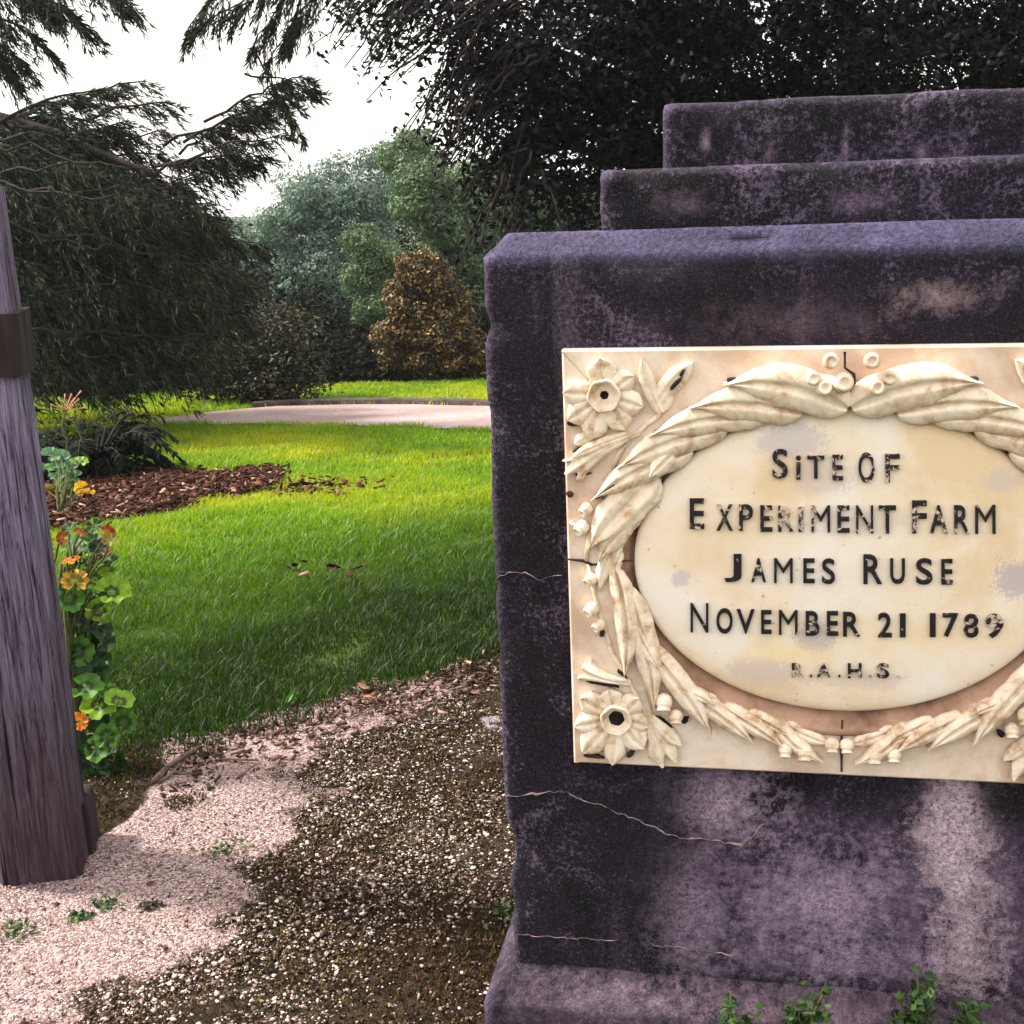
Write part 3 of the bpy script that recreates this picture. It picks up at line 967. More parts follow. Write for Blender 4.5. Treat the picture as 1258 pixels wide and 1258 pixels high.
# side blooms next to the upper flower
trumpet([((812, 508), (789, 440), 9, 0.10, 'petal', (0.003, 0.012), 0.009, 0, 0), ((804, 500), (851, 446), 13, 0.10, 'petal', (0.003, 0.010), 0.009, 0, 0),
         ((812, 506), (822, 480), 9, 0.0, 'petal', (0.002, 0.006), 0.006, 0, 0)])
trumpet([((786, 532), (701, 580), 17, -0.06, 'trumpet', (0.003, 0.010), 0.010, 0.10, 3), ((770, 535), (703, 562), 8, -0.05, 'petal', (0.006, 0.012), 0.008, 0, 0)])
trumpet([((728, 536), (705, 546), 9, 0.0, 'petal', (0.002, 0.005), 0.008, 0, 0)])
# side blooms next to the lower flower
trumpet([((775, 840), (716, 823), 17, 0.08, 'trumpet', (0.003, 0.010), 0.011, 0.12, 3)])
trumpet([((788, 850), (818, 934), 20, -0.05, 'trumpet', (0.003, 0.010), 0.009, 0.12, 4), ((800, 880), (838, 915), 10, -0.10, 'petal', (0.005, 0.012), 0.008, 0, 0)])
# stems
def stem(pts, r):
    for mm in (False, True):
        P = [uw(*q, SLAB_H) for q in pts]
        if mm: P = [mir(q) for q in P]
        b = MB(); b.tube([(x, -(SLAB_H + 0.002), z) for x, z in P], [r] * len(P), 8)
        b.build("carved_stem", M_rel.m, plaque)
stem([(812, 508), (796, 520), (778, 536), (762, 556), (745, 590)], 0.0045)
stem([(722, 690), (733, 740), (752, 800), (780, 850), (800, 890)], 0.004)
stem([(742, 612), (724, 660), (720, 690)], 0.004)
stem([(700, 640), (712, 650)], 0.003)

# raised dark slivers that paint the shade under the carved leaf edges
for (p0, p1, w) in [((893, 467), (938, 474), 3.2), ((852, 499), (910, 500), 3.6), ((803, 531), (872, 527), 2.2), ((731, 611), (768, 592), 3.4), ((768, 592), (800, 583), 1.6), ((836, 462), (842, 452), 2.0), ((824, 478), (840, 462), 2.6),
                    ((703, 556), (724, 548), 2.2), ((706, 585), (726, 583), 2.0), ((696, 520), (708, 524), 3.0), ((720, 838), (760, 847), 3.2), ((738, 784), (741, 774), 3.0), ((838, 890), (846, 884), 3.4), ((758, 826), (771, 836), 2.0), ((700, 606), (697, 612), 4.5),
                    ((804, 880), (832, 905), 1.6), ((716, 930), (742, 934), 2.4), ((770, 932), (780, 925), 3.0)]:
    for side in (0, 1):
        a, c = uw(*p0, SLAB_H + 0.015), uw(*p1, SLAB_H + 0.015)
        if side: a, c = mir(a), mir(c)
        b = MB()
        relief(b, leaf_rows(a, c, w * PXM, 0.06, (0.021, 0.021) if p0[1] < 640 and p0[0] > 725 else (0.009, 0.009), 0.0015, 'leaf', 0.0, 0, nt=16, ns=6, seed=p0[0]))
        b.build("shade_sliver", M_joint_shade, plaque)

# gumnut buds
def bud(px, py, r, dirn=(0, -0.6, 0.8), up=0.010):
    for mm in (False, True):
        x, z = uw(px, py, SLAB_H + 0.012)
        d = Vector((dirn[0], dirn[2] * -1, dirn[1])).normalized()   # local: x, out (-y), z
        if mm:
            if abs(px - 1037) < 3: continue
            x = 2 * OCX - x; d.x = -d.x
        c = Vector((x, -(SLAB_H + up), z))
        rr = r * PXM
        b = MB()
        u = d.cross(Vector((0.2, 0.1, 0.97))).normalized(); w = d.cross(u)
        prof_ = [(-1.0, 0.02, 0), (-0.9, 0.5, 0), (-0.55, 0.88, 0), (0.0, 1.0, 0), (0.45, 0.88, 0), (0.72, 0.66, 0), (0.78, 0.62, 0), (0.80, 0.78, 0), (1.12, 0.74, 0), (1.15, 0.55, 0), (1.0, 0.33, 0), (0.93, 0.2, 1), (0.9, 0.02, 1)]
        for p_, q_ in zip(prof_[:-1], prof_[1:]):
            ring = lambda k: [c + d * (k[0] * rr) + (u * math.cos(a) + w * math.sin(a)) * (k[1] * rr) for a in [2 * math.pi * i / 20 for i in range(20)]]
            b.grid([ring(p_), ring(q_)], close_v=True, mi=q_[2])
        b.build("carved_bud", [M_rel.m, M_marble.m], plaque)
for (px, py, r) in [(1020, 442, 9), (998, 463, 8), (1012, 474, 9), (1035, 468, 11)]:
    bud(px, py, r * 1.1, (0.05, 0.15, 1), 0.030)
for (px, py, r) in [(720, 626, 8), (715, 648, 9), (726, 712, 8), (727, 748, 9), (736, 768, 8)]:
    bud(px, py, r, (-0.5, -0.4, 0.5))
for (px, py, r) in [(816, 860, 11), (831, 878, 9), (965, 919, 9), (988, 922, 10), (1022, 913, 9)]:
    bud(px, py, r, (0.0, -0.8, 0.5), 0.018)

# --- lettering: raised lead letters, some of the black worn away
def letter_mat(name, wear):
    t = NT(name)
    v = t.coord('Object')
    n = t.noise(v, 95, 5, 0.7, 0.5)
    n2 = t.noise(v, 14, 3, 0.6)
    k = t.math('ADD', n, t.math('MULTIPLY', t.math('SUBTRACT', n2, 0.5), 0.8))
    m = t.ramp(k, [(wear, 1.0), (wear + 0.06, 0.0)])
    c = t.mix(m, (0.010, 0.007, 0.009), (0.55, 0.42, 0.36))
    t.color(c); t.rough(0.6, 0.3); t.bump(n, 0.3, 0.003)
    return t.m
M_L = {k_: letter_mat("lead_letter_%s" % n, w) for n, w, k_ in (("black", 0.30, 0.34), ("worn", 0.38, 0.44), ("faded", 0.45, 0.53))}
cur = bpy.data.curves.new("glyph", 'FONT')
tmp = bpy.data.objects.new("glyph", cur)
COL.objects.link(tmp)
def glyph(ch, bold):
    cur.body = ch
    cur.size = 1.0
    cur.offset = -0.012 if ch in 'MNW' else bold
    cur.extrude = 0.05
    cur.bevel_depth = 0.007
    cur.bevel_resolution = 1
    cur.resolution_u = 6
    bpy.context.view_layer.update()
    dg = bpy.context.evaluated_depsgraph_get()
    me = bpy.data.meshes.new_from_object(tmp.evaluated_get(dg), depsgraph=dg)
    V = np.array([v_.co[:] for v_ in me.vertices]); Fs = [tuple(p_.vertices) for p_ in me.polygons]
    bpy.data.meshes.remove(me)
    return V, Fs
LINES = [
    (0.53, [("S", 949, 968, 553, 589), ("i", 978, 984, 561, 590), ("T", 992, 1013, 561, 589), ("E", 1023, 1036, 560, 591), ("O", 1055, 1075, 557, 594), ("F", 1088, 1106, 559, 594)]),
    (0.44, [("E", 847, 865, 614, 651), ("X", 880, 900, 621, 653), ("P", 908, 925, 621, 653), ("E", 934, 949, 622, 654), ("R", 956, 975, 622, 654), ("I", 981, 987, 623, 654),
            ("M", 997, 1020, 622, 655), ("E", 1029, 1044, 622, 655), ("N", 1052, 1073, 622, 656), ("T", 1080, 1101, 622, 656), ("F", 1121, 1139, 616, 656), ("A", 1143, 1165, 622, 656), ("R", 1173, 1192, 622, 657), ("M", 1199, 1224, 622, 657)]),
    (0.34, [("J", 890, 911, 682, 716), ("A", 923, 941, 687, 716), ("M", 951, 974, 687, 717), ("E", 987, 1001, 687, 717), ("S", 1010, 1026, 687, 718), ("R", 1061, 1084, 682, 718), ("U", 1094, 1112, 687, 718), ("S", 1126, 1146, 687, 719), ("E", 1157, 1171, 688, 719)]),
    (0.34, [("N", 848, 870, 743, 779), ("O", 880, 900, 749, 780), ("V", 905, 927, 750, 780), ("E", 935, 948, 751, 780), ("M", 957, 980, 751, 781), ("B", 990, 1007, 752, 782), ("E", 1016, 1030, 752, 782), ("R", 1036, 1057, 753, 783),
            ("2", 1079, 1096, 754, 784), ("1", 1106, 1113, 755, 784), ("1", 1143, 1150, 755, 784), ("7", 1159, 1178, 755, 784), ("8", 1185, 1203, 756, 785), ("9", 1212, 1234, 756, 786)]),
    (0.44, [("R", 973, 987, 817, 834), ("A", 1004, 1020, 817, 834), ("H", 1042, 1059, 817, 835), ("S", 1078, 1093, 817, 835), (".", 995, 998, 831, 834), (".", 1030, 1033, 831, 834), (".", 1068, 1071, 832, 835), (".", 1103, 1106, 832, 835)]),
]
LET_H = 0.0055
for wear, letters in LINES:
    for (ch, x0, x1, y0, y1) in letters:
        b = MB()
        V, Fs = glyph(ch, 0.006)
        mn, mx = V.min(0), V.max(0)
        U = (V - mn) / np.maximum(mx - mn, 1e-6)
        out = []
        for (a, c, h) in U:
            X, Z = uw(x0 + (x1 - x0) * a, y1 + (y0 - y1) * c, OV_TOP + LET_H)
            out.append((X, -(oval_h(X, Z) - 0.003 + (LET_H + 0.003) * h), Z))
        b.add(out, Fs)
        b.build("full_stop" if ch == '.' else "letter", M_L[wear], plaque, smooth=False)
bpy.data.objects.remove(tmp)

# ------------------------------------------------------------------ TIMBER POST on the left
def wood_mat(name, c0, c1, c2):
    t = NT(name)
    v = t.coord('Object', (1, 1, 0.055))
    n = t.noise(v, 120, 8, 0.78, 0.5)
    v2 = t.coord('Object', (1, 1, 0.25))
    n2 = t.noise(v2, 7, 5, 0.65)
    c = t.ramp(n, [(0.38, c0), (0.46, c1), (0.60, c2)])
    c = t.mix(t.ramp(n2, [(0.42, 0.0), (0.62, 0.85)]), c, t.mix(0.65, c, (0.05, 0.022, 0.014)))
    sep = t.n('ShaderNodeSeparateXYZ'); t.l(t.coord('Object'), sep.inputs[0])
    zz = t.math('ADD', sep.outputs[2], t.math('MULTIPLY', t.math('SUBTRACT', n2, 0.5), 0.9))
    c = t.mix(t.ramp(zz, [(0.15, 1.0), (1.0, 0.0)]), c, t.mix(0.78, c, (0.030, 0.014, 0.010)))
    v3 = t.coord('Object', (1, 1, 0.02)); n3 = t.noise(v3, 60, 3, 0.6, 0.2)
    ck = t.ramp(n3, [(0.34, 1.0), (0.39, 0.0)])
    c = t.mix(ck, c, (0.006, 0.004, 0.006))
    t.color(c); t.rough(0.85, 0.2); t.bump(t.math('SUBTRACT', n, t.math('MULTIPLY', ck, 0.6)), 1.0, 0.015)
    return t.m
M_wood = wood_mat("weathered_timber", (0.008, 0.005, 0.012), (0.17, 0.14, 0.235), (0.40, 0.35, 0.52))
M_wood_dk = noisy_mat("dark_timber", (0.006, 0.004, 0.005), (0.026, 0.017, 0.018), 30, stretch=(1, 1, 0.2), bump=0.6)
pb = on_ground(92, 1078)
post = empty("timber_post", (pb[0] - 0.085, pb[1] + 0.06, 0), R(10))
tag(post, "weathered grey timber post with a dark band standing at the left edge", "post")
tr = at(15, 300, pb[1]); br_ = at(97, 985, pb[1])
POST_H = at(8, 228, pb[1] + 0.06)[2]
lean = (tr[0] - br_[0]) / (tr[2] - br_[2])
def post_piece(z0, z1, half, grow=0.0, seed=0, step=0.012, split=True, amp=1.0):
    rows = []
    nz_ = int((z1 - z0) / step)
    ns_ = 26
    for k in range(nz_ + 1):
        z = z0 + (z1 - z0) * k / nz_
        h = half + grow * (1 - (z - z0) / (z1 - z0))
        row = []
        for s in range(4 * ns_):
            sd, t = divmod(s, ns_)
            t = t / ns_ * 2 - 1
            x, y = [(t, -1), (1, t), (-t, 1), (-1, -t)][sd]
            d = math.hypot(x, y)
            k_ = 1.0 if d < 1.28 else 1.28 / d
            q = Vector((x * h * k_, y * h * k_, z))
            g = mnoise.noise(Vector((q.x * 60 + seed, q.y * 60, z * 2.2))) * 0.0035 + mnoise.noise(Vector((q.x * 140, q.y * 140 + seed, z * 4))) * 0.002
            g += mnoise.noise(Vector((q.x * 12, q.y * 12, z * 3.1 + seed))) * 0.005
            g += -0.007 * max(0, mnoise.noise(Vector((q.x * 30, q.y * 30 + seed, z * 0.9))) - 0.25)
            n_ = Vector((q.x, q.y, 0)).normalized()
            q += n_ * g * amp
            q.x += lean * (z - 0.0)
            row.append(q)
        rows.append(row)
    b = MB(); b.grid(rows, close_v=True)
    top = rows[-1]
    b.add(top, [tuple(range(len(top)))])
    return b
zb0, zb1 = at(25, 462, pb[1])[2], at(20, 385, pb[1])[2]
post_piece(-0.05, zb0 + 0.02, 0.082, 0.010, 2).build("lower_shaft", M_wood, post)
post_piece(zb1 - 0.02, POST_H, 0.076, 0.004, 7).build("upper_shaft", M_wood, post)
post_piece(zb0, zb1, 0.094, 0.0, 5, amp=1.3).build("band", M_wood_dk, post)
ft = MB()
fz = at(95, 985, pb[1] + 0.1)[2]
v, f = rough_block(0.03, 0.105, 0.02, 0.13, -0.04, fz - 0.0, step=0.012, round_r=0.01, amp=0.004, erode=0.02, seed=1)
ft.add(v, f)
ft.build("footing", M_wood_dk, post)

# ------------------------------------------------------------------ foliage generators
def unit(a):
    return a / np.maximum(np.linalg.norm(a, axis=-1, keepdims=True), 1e-9)

def leaf_cards(C, size, aspect=0.45, droop=0.2, g=rng, up_bias=0.5, normals=None):
    """pointed leaves with a fold: 6 verts, two quads each"""
    N = len(C)
    size = np.broadcast_to(np.asarray(size, float), (N,))[:, None]
    ax = g.normal(size=(N, 3)); ax[:, 2] = ax[:, 2] * 0.6 - droop
    ax = unit(ax)
    nm = g.normal(size=(N, 3)); nm[:, 2] = np.abs(nm[:, 2]) + up_bias
    if normals is not None:
        nm = normals + g.normal(size=(N, 3)) * 0.45
        ax = unit(np.cross(nm, g.normal(size=(N, 3))))
    sd = unit(np.cross(ax, nm)); nm = np.cross(sd, ax)
    L = size * g.uniform(0.7, 1.25, (N, 1)); W = L * aspect * 0.5
    a = C - ax * L * 0.5
    t = C + ax * L * 0.5 - nm * L * 0.06
    m = C + nm * W * 0.25
    l = C - ax * L * 0.05 - sd * W
    r = C - ax * L * 0.05 + sd * W
    V = np.stack([a, l, t, m, r], 1).reshape(-1, 3)
    b = np.arange(N)[:, None] * 5
    q = np.concatenate([b + np.array([[0, 3, 2, 1]]), b + np.array([[0, 4, 2, 3]])])
    return V, q

def crown_points(blobs, n_per, clump_r, g=rng, inner=0.35, leaves=26):
    """blobs: (centre, radii). leaf clumps spread through each blob, denser toward its skin"""
    out = []
    for (c, rad, n) in blobs:
        nc = max(4, int(n * n_per / leaves))
        d = unit(g.normal(size=(nc, 3)))
        rr = np.where(g.random(nc) < inner, g.random(nc) ** 0.5, g.uniform(0.78, 1.08, nc))
        cc = c + d * rr[:, None] * rad
        # lumps: push clumps by a low-frequency field so the outline is uneven
        lump = np.sin(d[:, 0] * 5.1 + c[0] * 3) * np.sin(d[:, 1] * 4.3 + 1) * np.sin(d[:, 2] * 5.7 + c[2])
        cc = cc + d * (lump[:, None] * 0.22) * rad
        k = g.poisson(leaves, nc) + 3
        P = np.repeat(cc, k, 0) + g.normal(size=(k.sum(), 3)) * (clump_r * g.uniform(0.6, 1.3, nc).repeat(k))[:, None] * np.array([1, 1, 0.7])
        out.append(P)
    return np.concatenate(out)

def billows(blobs, n_per, nb=16, rb=0.45, g=rng):
    """rounded leafy masses set over each blob, their leaves facing outward"""
    PP, NN = [], []
    for (c, rad, n) in blobs:
        d = unit(g.normal(size=(nb, 3))); d[:, 2] = d[:, 2] * 0.9 + 0.1
        cc = c + d * rad * g.uniform(0.45, 0.85, (nb, 1))
        k = max(10, int(n * n_per / nb))
        for q in cc:
            R_ = rad.mean() * rb * g.uniform(0.6, 1.25)
            u = unit(g.normal(size=(k, 3)))
            lob = 1 + 0.16 * np.sin(u[:, 0] * 6 + q[0] * 9) * np.sin(u[:, 1] * 7 + q[1]) + 0.12 * np.sin(u[:, 2] * 9 + q[2] * 7)
            PP.append(q + u * (R_ * lob * g.uniform(0.78, 1.12, k))[:, None] * np.array([1.1, 1.1, 0.85]))
            NN.append(u)
    return np.concatenate(PP), np.concatenate(NN)

M_bark = noisy_mat("bark", (0.008, 0.005, 0.005), (0.035, 0.024, 0.022), 9, stretch=(1, 1, 0.25), bump=0.9, bd=0.02)
def blob_px(px, py, rpx, Y, n=1.0, sq=(1, 1, 1)):
    c = at(px, py, Y)
    r = rpx / F_PX * Y
    return (c, np.array([r * sq[0], r * sq[1], r * sq[2]]), n * (rpx / 50.0) ** 2)

def limb_pts(a, b_, n=6, sag=0.0, g=random):
    a, b_ = Vector([float(q) for q in a]), Vector([float(q) for q in b_])
    L = (b_ - a).length
    pts = []
    for i in range(n + 1):
        t = i / n
        q = a.lerp(b_, t)
        if 0 < i < n:
            q += Vector((g.uniform(-1, 1), g.uniform(-1, 1), g.uniform(-1, 1))) * L * 0.03
        q.z -= sag * math.sin(math.pi * t) * L
        pts.append(q)
    return pts

def tree(name, label, blobs, mat, leaf, per, clump, trunk_r=0.12, aspect=0.45, droop=0.25, group=None, cat="tree", leaves=26, inner=0.35, foot=None, nb=0, rb=0.45):
    cs = np.array([b_[0] for b_ in blobs]); ws = np.array([b_[2] for b_ in blobs])
    cen = (cs * ws[:, None]).sum(0) / ws.sum()
    bx, by = (cen[0], cen[1]) if foot is None else foot
    bz = float(terrain(bx, by))
    root = empty(name, (bx, by, bz))
    tag(root, label, cat, group)
    off = np.array([bx, by, bz])
    if nb:
        P, NR = billows(blobs, per, nb, rb)
        P = P - off
    else:
        P = crown_points(blobs, per, clump, leaves=leaves, inner=inner) - off
        NR = None
    g = terrain(P[:, 0] + bx, P[:, 1] + by) - bz
    kp = P[:, 2] > g + 0.03
    P = P[kp]
    V, q = leaf_cards(P, leaf, aspect, droop, normals=None if NR is None else NR[kp])
    mesh_np("crown", V, [q], mat, root)
    b = MB()
    topz = max(b_[0][2] for b_ in blobs) - bz
    hgt = max(0.4, topz)
    trunk = limb_pts((0, 0, -0.1), (cen[0] - bx, cen[1] - by, hgt * 0.75), 8)
    b.tube(trunk, [trunk_r * (1 - 0.8 * i / 8) for i in range(9)], 9, wob=0.3)
    for b_ in blobs:
        e = b_[0] - off
        s = trunk[min(7, max(1, int(8 * min(0.9, max(0.1, (e[2] - 0.2 * hgt) / max(hgt, .1))) * 0.7)))]
        pts = limb_pts(s, e, 5)
        b.tube(pts, [trunk_r * 0.45 * (1 - 0.75 * i / 5) for i in range(6)], 6, wob=0.2)
        for k in range(3):
            e2 = e + rng.normal(size=3) * b_[1] * 0.55
            b.tube(limb_pts(pts[3], e2, 4), [trunk_r * 0.2 * (1 - 0.7 * i / 4) for i in range(5)], 5)
    b.build("trunk", M_bark, root)
    return root

L_blue = leaf_mat("pale_leaf", [(0.0, (0.06, 0.11, 0.09)), (0.5, (0.12, 0.19, 0.15)), (1.0, (0.22, 0.31, 0.25))], 0.12, nscale=0.9)
L_green = leaf_mat("mid_leaf", [(0.0, (0.04, 0.08, 0.035)), (0.5, (0.08, 0.14, 0.06)), (1.0, (0.16, 0.24, 0.10))], 0.15, nscale=1.2)
L_bronze = leaf_mat("bronze_leaf", [(0.0, (0.008, 0.008, 0.003)), (0.55, (0.04, 0.03, 0.010)), (0.75, (0.19, 0.115, 0.036)), (1.0, (0.42, 0.25, 0.09))], 0.15, nscale=3.0)
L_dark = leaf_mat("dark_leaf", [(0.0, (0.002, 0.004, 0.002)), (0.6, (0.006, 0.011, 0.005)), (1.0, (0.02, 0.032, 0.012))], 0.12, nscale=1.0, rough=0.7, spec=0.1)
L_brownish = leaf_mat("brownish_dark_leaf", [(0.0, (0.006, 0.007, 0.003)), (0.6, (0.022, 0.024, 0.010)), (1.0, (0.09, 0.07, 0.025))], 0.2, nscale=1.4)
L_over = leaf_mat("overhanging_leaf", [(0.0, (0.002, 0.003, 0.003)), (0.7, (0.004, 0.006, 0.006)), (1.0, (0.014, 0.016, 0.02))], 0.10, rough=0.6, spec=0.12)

G_far = "trees beyond the lawn"
tree("eucalyptus_tree", "tall pale blue green tree against the white sky beyond the drive",
     [blob_px(400, 240, 52, 25), blob_px(340, 285, 34, 25), blob_px(318, 320, 40, 25.5), blob_px(292, 305, 34, 26), blob_px(300, 370, 50, 26), blob_px(480, 215, 38, 25.5), blob_px(440, 270, 60, 25), blob_px(372, 300, 50, 25.5), blob_px(350, 330, 42, 25.5), blob_px(420, 330, 62, 25), blob_px(375, 390, 55, 25), blob_px(430, 410, 60, 25.5), blob_px(390, 455, 50, 25)],
     L_blue, 0.078, 9500, 0.24, 0.12, aspect=0.42, nb=16, rb=0.42, group=G_far)
tree("eucalyptus_tree", "tall mid green tree rising behind the bronze leaved tree",
     [blob_px(508, 195, 38, 21), blob_px(560, 260, 60, 20.5), blob_px(530, 245, 45, 20), blob_px(600, 240, 55, 21), blob_px(585, 320, 60, 21), blob_px(650, 265, 50, 21.5), blob_px(560, 390, 60, 21.5), blob_px(700, 260, 50, 21.5)],
     L_green, 0.072, 9000, 0.2, 0.12, nb=16, rb=0.42, group=G_far)
tree("small_tree", "small light green round tree left of the bronze leaved tree",
     [blob_px(448, 300, 27, 18), blob_px(470, 320, 32, 18), blob_px(452, 345, 30, 18), blob_px(470, 375, 34, 18), blob_px(450, 385, 22, 17.8)],
     L_green, 0.052, 9000, 0.14, 0.07, nb=14, rb=0.42, group=G_far, foot=at(470, 400, 18.4)[:2])
tree("bronze_tree", "cone shaped tree with bronze brown leaves at the lawn edge",
     [blob_px(515, 330, 30, 15.8), blob_px(530, 350, 36, 15.8), blob_px(500, 362, 30, 15.9), blob_px(548, 405, 40, 15.8), blob_px(510, 385, 40, 15.8), blob_px(550, 380, 38, 15.9), blob_px(495, 425, 40, 15.8), blob_px(535, 430, 45, 15.7), blob_px(572, 430, 34, 15.9), blob_px(480, 412, 26, 15.7), blob_px(590, 445, 30, 16)],
     L_bronze, 0.055, 9000, 0.10, 0.07, nb=60, rb=0.25, group=G_far)
tree("dark_tree", "dark shadowy tree between the pale tree and the bronze tree",
     [blob_px(400, 430, 55, 19), blob_px(330, 350, 60, 28), blob_px(440, 350, 70, 28), blob_px(540, 330, 80, 28), blob_px(640, 330, 80, 28), blob_px(300, 390, 70, 27), blob_px(400, 400, 80, 27), blob_px(520, 410, 80, 27), blob_px(620, 420, 80, 26), blob_px(450, 440, 50, 19), blob_px(350, 420, 60, 19.5), blob_px(600, 430, 55, 18.5), blob_px(540, 455, 55, 18.5), blob_px(410, 470, 50, 18), blob_px(470, 470, 48, 18)],
     L_dark, 0.10, 3600, 0.17, 0.16, group=G_far, inner=0.5)
tree("dark_tree", "low brownish dark bush at the left end of the drive",
     [blob_px(345, 420, 42, 13.6), blob_px(310, 445, 50, 13.6), blob_px(362, 455, 36, 13.4), blob_px(280, 470, 40, 13.6), blob_px(335, 470, 34, 13.3)],
     L_brownish, 0.06, 3600, 0.09, 0.06, group=G_far, cat="bush", inner=0.5)
tree("dark_tree", "dark dense tree behind the drooping conifer",
     [blob_px(60, 380, 90, 17), blob_px(150, 360, 85, 17), blob_px(230, 380, 80, 17), blob_px(60, 470, 80, 16), blob_px(150, 460, 80, 16), blob_px(240, 455, 70, 16), blob_px(-40, 400, 100, 17), blob_px(290, 400, 55, 17.5)],
     L_dark, 0.10, 3200, 0.2, 0.18, group=G_far, inner=0.5)

tree("distant_tree", "far pale tree low on the skyline in the gap right of the conifer",
     [blob_px(292, 300, 36, 42), blob_px(262, 310, 40, 42), blob_px(330, 305, 40, 43), blob_px(230, 300, 44, 42), blob_px(300, 350, 60, 42)], L_blue, 0.12, 4000, 0.2, 0.2, nb=14, rb=0.42, group=G_far)
# a belt of trees further round, seen only from a step aside, sparse and far
for k, (x, y) in enumerate([(5.2, 24), (9.5, 23), (14.5, 24), (-13, 27), (-20, 24)]):
    z = float(terrain(x, y))
    tree("distant_tree", ["spreading green tree far behind the monument, nearest its right side", "green tree far behind the monument, between two others", "green tree far behind the monument, outermost on the right",
                          "green tree far behind the conifer, nearer the lawn", "green tree far behind the conifer, outermost on the left"][k],
         [(np.array([x + dx, y + dy, z + dz]), np.array([r, r, r * 0.9]), 6) for (dx, dy, dz, r) in ((0, 0, 4.4, 1.7), (1.6, 0, 3.2, 1.6), (-1.6, .3, 3.1, 1.6), (0, .5, 1.8, 1.8), (1.8, .3, 1.5, 1.5), (-1.8, .2, 1.4, 1.5))],
         L_green, 0.10, 2600, 0.3, 0.25, nb=14, rb=0.42, group=G_far)

# ------------------------------------------------------------------ overhanging broadleaf tree behind the monument
def overhang():
    Y = 8.0
    big = [(at(1020, -40, 8.2), np.array([1.75, 1.3, 1.45]), 30), (at(760, 60, 8.0), np.array([0.72, 0.8, 0.75]), 8), (at(700, 180, 7.8), np.array([0.42, 0.5, 0.42]), 3.2),
           (at(1180, 140, 8.4), np.array([1.1, 0.8, 0.7]), 11), (at(880, 130, 8.0), np.array([0.8, 0.7, 0.6]), 8), (at(720, -60, 8.0), np.array([0.6, 0.7, 0.6]), 5), (at(980, 60, 7.6), np.array([0.9, 0.5, 0.6]), 8),
           (at(1250, 20, 8.0), np.array([0.9, 0.8, 0.8]), 10), (at(660, 110, 7.9), np.array([0.30, 0.4, 0.40]), 2.2), (at(800, 250, 8.3), np.array([0.7, 0.5, 0.3]), 4)]
    c0 = at(1120, 300, 8.8)
    bx, by = c0[0], c0[1]
    bz = float(terrain(bx, by))
    off = np.array([bx, by, bz])
    root = empty("broadleaf_tree", off)
    tag(root, "big dark leafy tree overhanging the monument from behind", "tree")
    P = crown_points(big, 980, 0.095, leaves=50, inner=0.65)
    # hanging sprays at the left fringe: strings of leaves on drooping twigs
    sp, twigs = [], MB()
    sprays = [((560, -40), (450, 90), 3), ((600, 20), (520, 160), 3), ((620, 60), (560, 200), 3), ((540, -40), (470, 60), 3), ((500, -60), (430, 50), 2), ((640, -30), (470, 30), 3), ((600, -40), (500, 40), 4), ((640, 0), (560, 60), 4), ((660, 60), (600, 110), 4), ((560, -60), (440, 0), 3), ((640, 100), (540, 190), 3), ((520, -50), (410, 50), 3), ((640, -20), (505, 70), 3), ((620, 0), (540, 130), 3), ((640, 40), (580, 160), 4), ((600, -40), (420, 15), 2), ((560, -30), (455, 70), 2), ((610, 60), (520, 150), 3),
              ((640, 120), (560, 225), 3), ((650, 150), (600, 260), 4), ((640, 180), (575, 250), 3), ((500, -60), (395, 20), 2), ((600, 20), (475, 110), 2), ((560, -10), (560, 100), 3), ((660, 200), (625, 300), 4), ((680, 210), (700, 290), 4), ((600, 100), (560, 190), 2),
              ((630, 200), (560, 330), 2)]
    for (a, e, n) in sprays:
        for k in range(2 * n):
            Yk = 7.7 + rng.uniform(-0.5, 0.5)
            p0 = at(a[0] + rng.uniform(-15, 15), a[1] + rng.uniform(-15, 15), Yk)
            p1 = at(e[0] + rng.uniform(-28, 28), e[1] + rng.uniform(-25, 25), Yk + rng.uniform(-0.3, 0.3))
            pts = limb_pts(p0 - off, p1 - off, 7, sag=-0.1)
            twigs.tube(pts, [0.008 * (1 - 0.8 * i / 7) + 0.0015 for i in range(8)], 5)
            for j in range(36):
                t = rng.uniform(0.1, 1.0) * 7
                i0 = min(6, int(t)); q = pts[i0].lerp(pts[i0 + 1], t - i0)
                sp.append(np.array(q) + rng.normal(size=3) * np.array([0.05, 0.05, 0.045]))
    P = np.concatenate([P - off, np.array(sp)])
    V, q = leaf_cards(P, 0.05, 0.5, 0.45)
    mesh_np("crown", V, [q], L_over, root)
    b = MB()
    tip = at(1060, 20, 8.2) - off
    trunk = limb_pts((0, 0, -0.2), tip, 9)
    b.tube(trunk, [0.17 * (1 - 0.7 * i / 9) for i in range(10)], 10, wob=0.3)
    for (c, r, n) in big:
        pts = limb_pts(trunk[5], c - off, 6)
        b.tube(pts, [0.07 * (1 - 0.8 * i / 6) + 0.008 for i in range(7)], 7, wob=0.2)
        for k in range(5):
            e2 = (c - off) + rng.normal(size=3) * r * 0.6
            b.tube(limb_pts(pts[4], e2, 4), [0.022 * (1 - 0.75 * i / 4) + 0.003 for i in range(5)], 5)
    for (e) in [(560, 40), (600, 150), (640, 220), (500, -20)]:
        b.tube(limb_pts(trunk[6], at(*e, 7.8) - off, 7), [0.04 * (1 - 0.9 * i / 7) + 0.004 for i in range(8)], 6)
    b.build("trunk", M_bark, root)
    twigs.build("twigs", M_bark, root)
overhang()

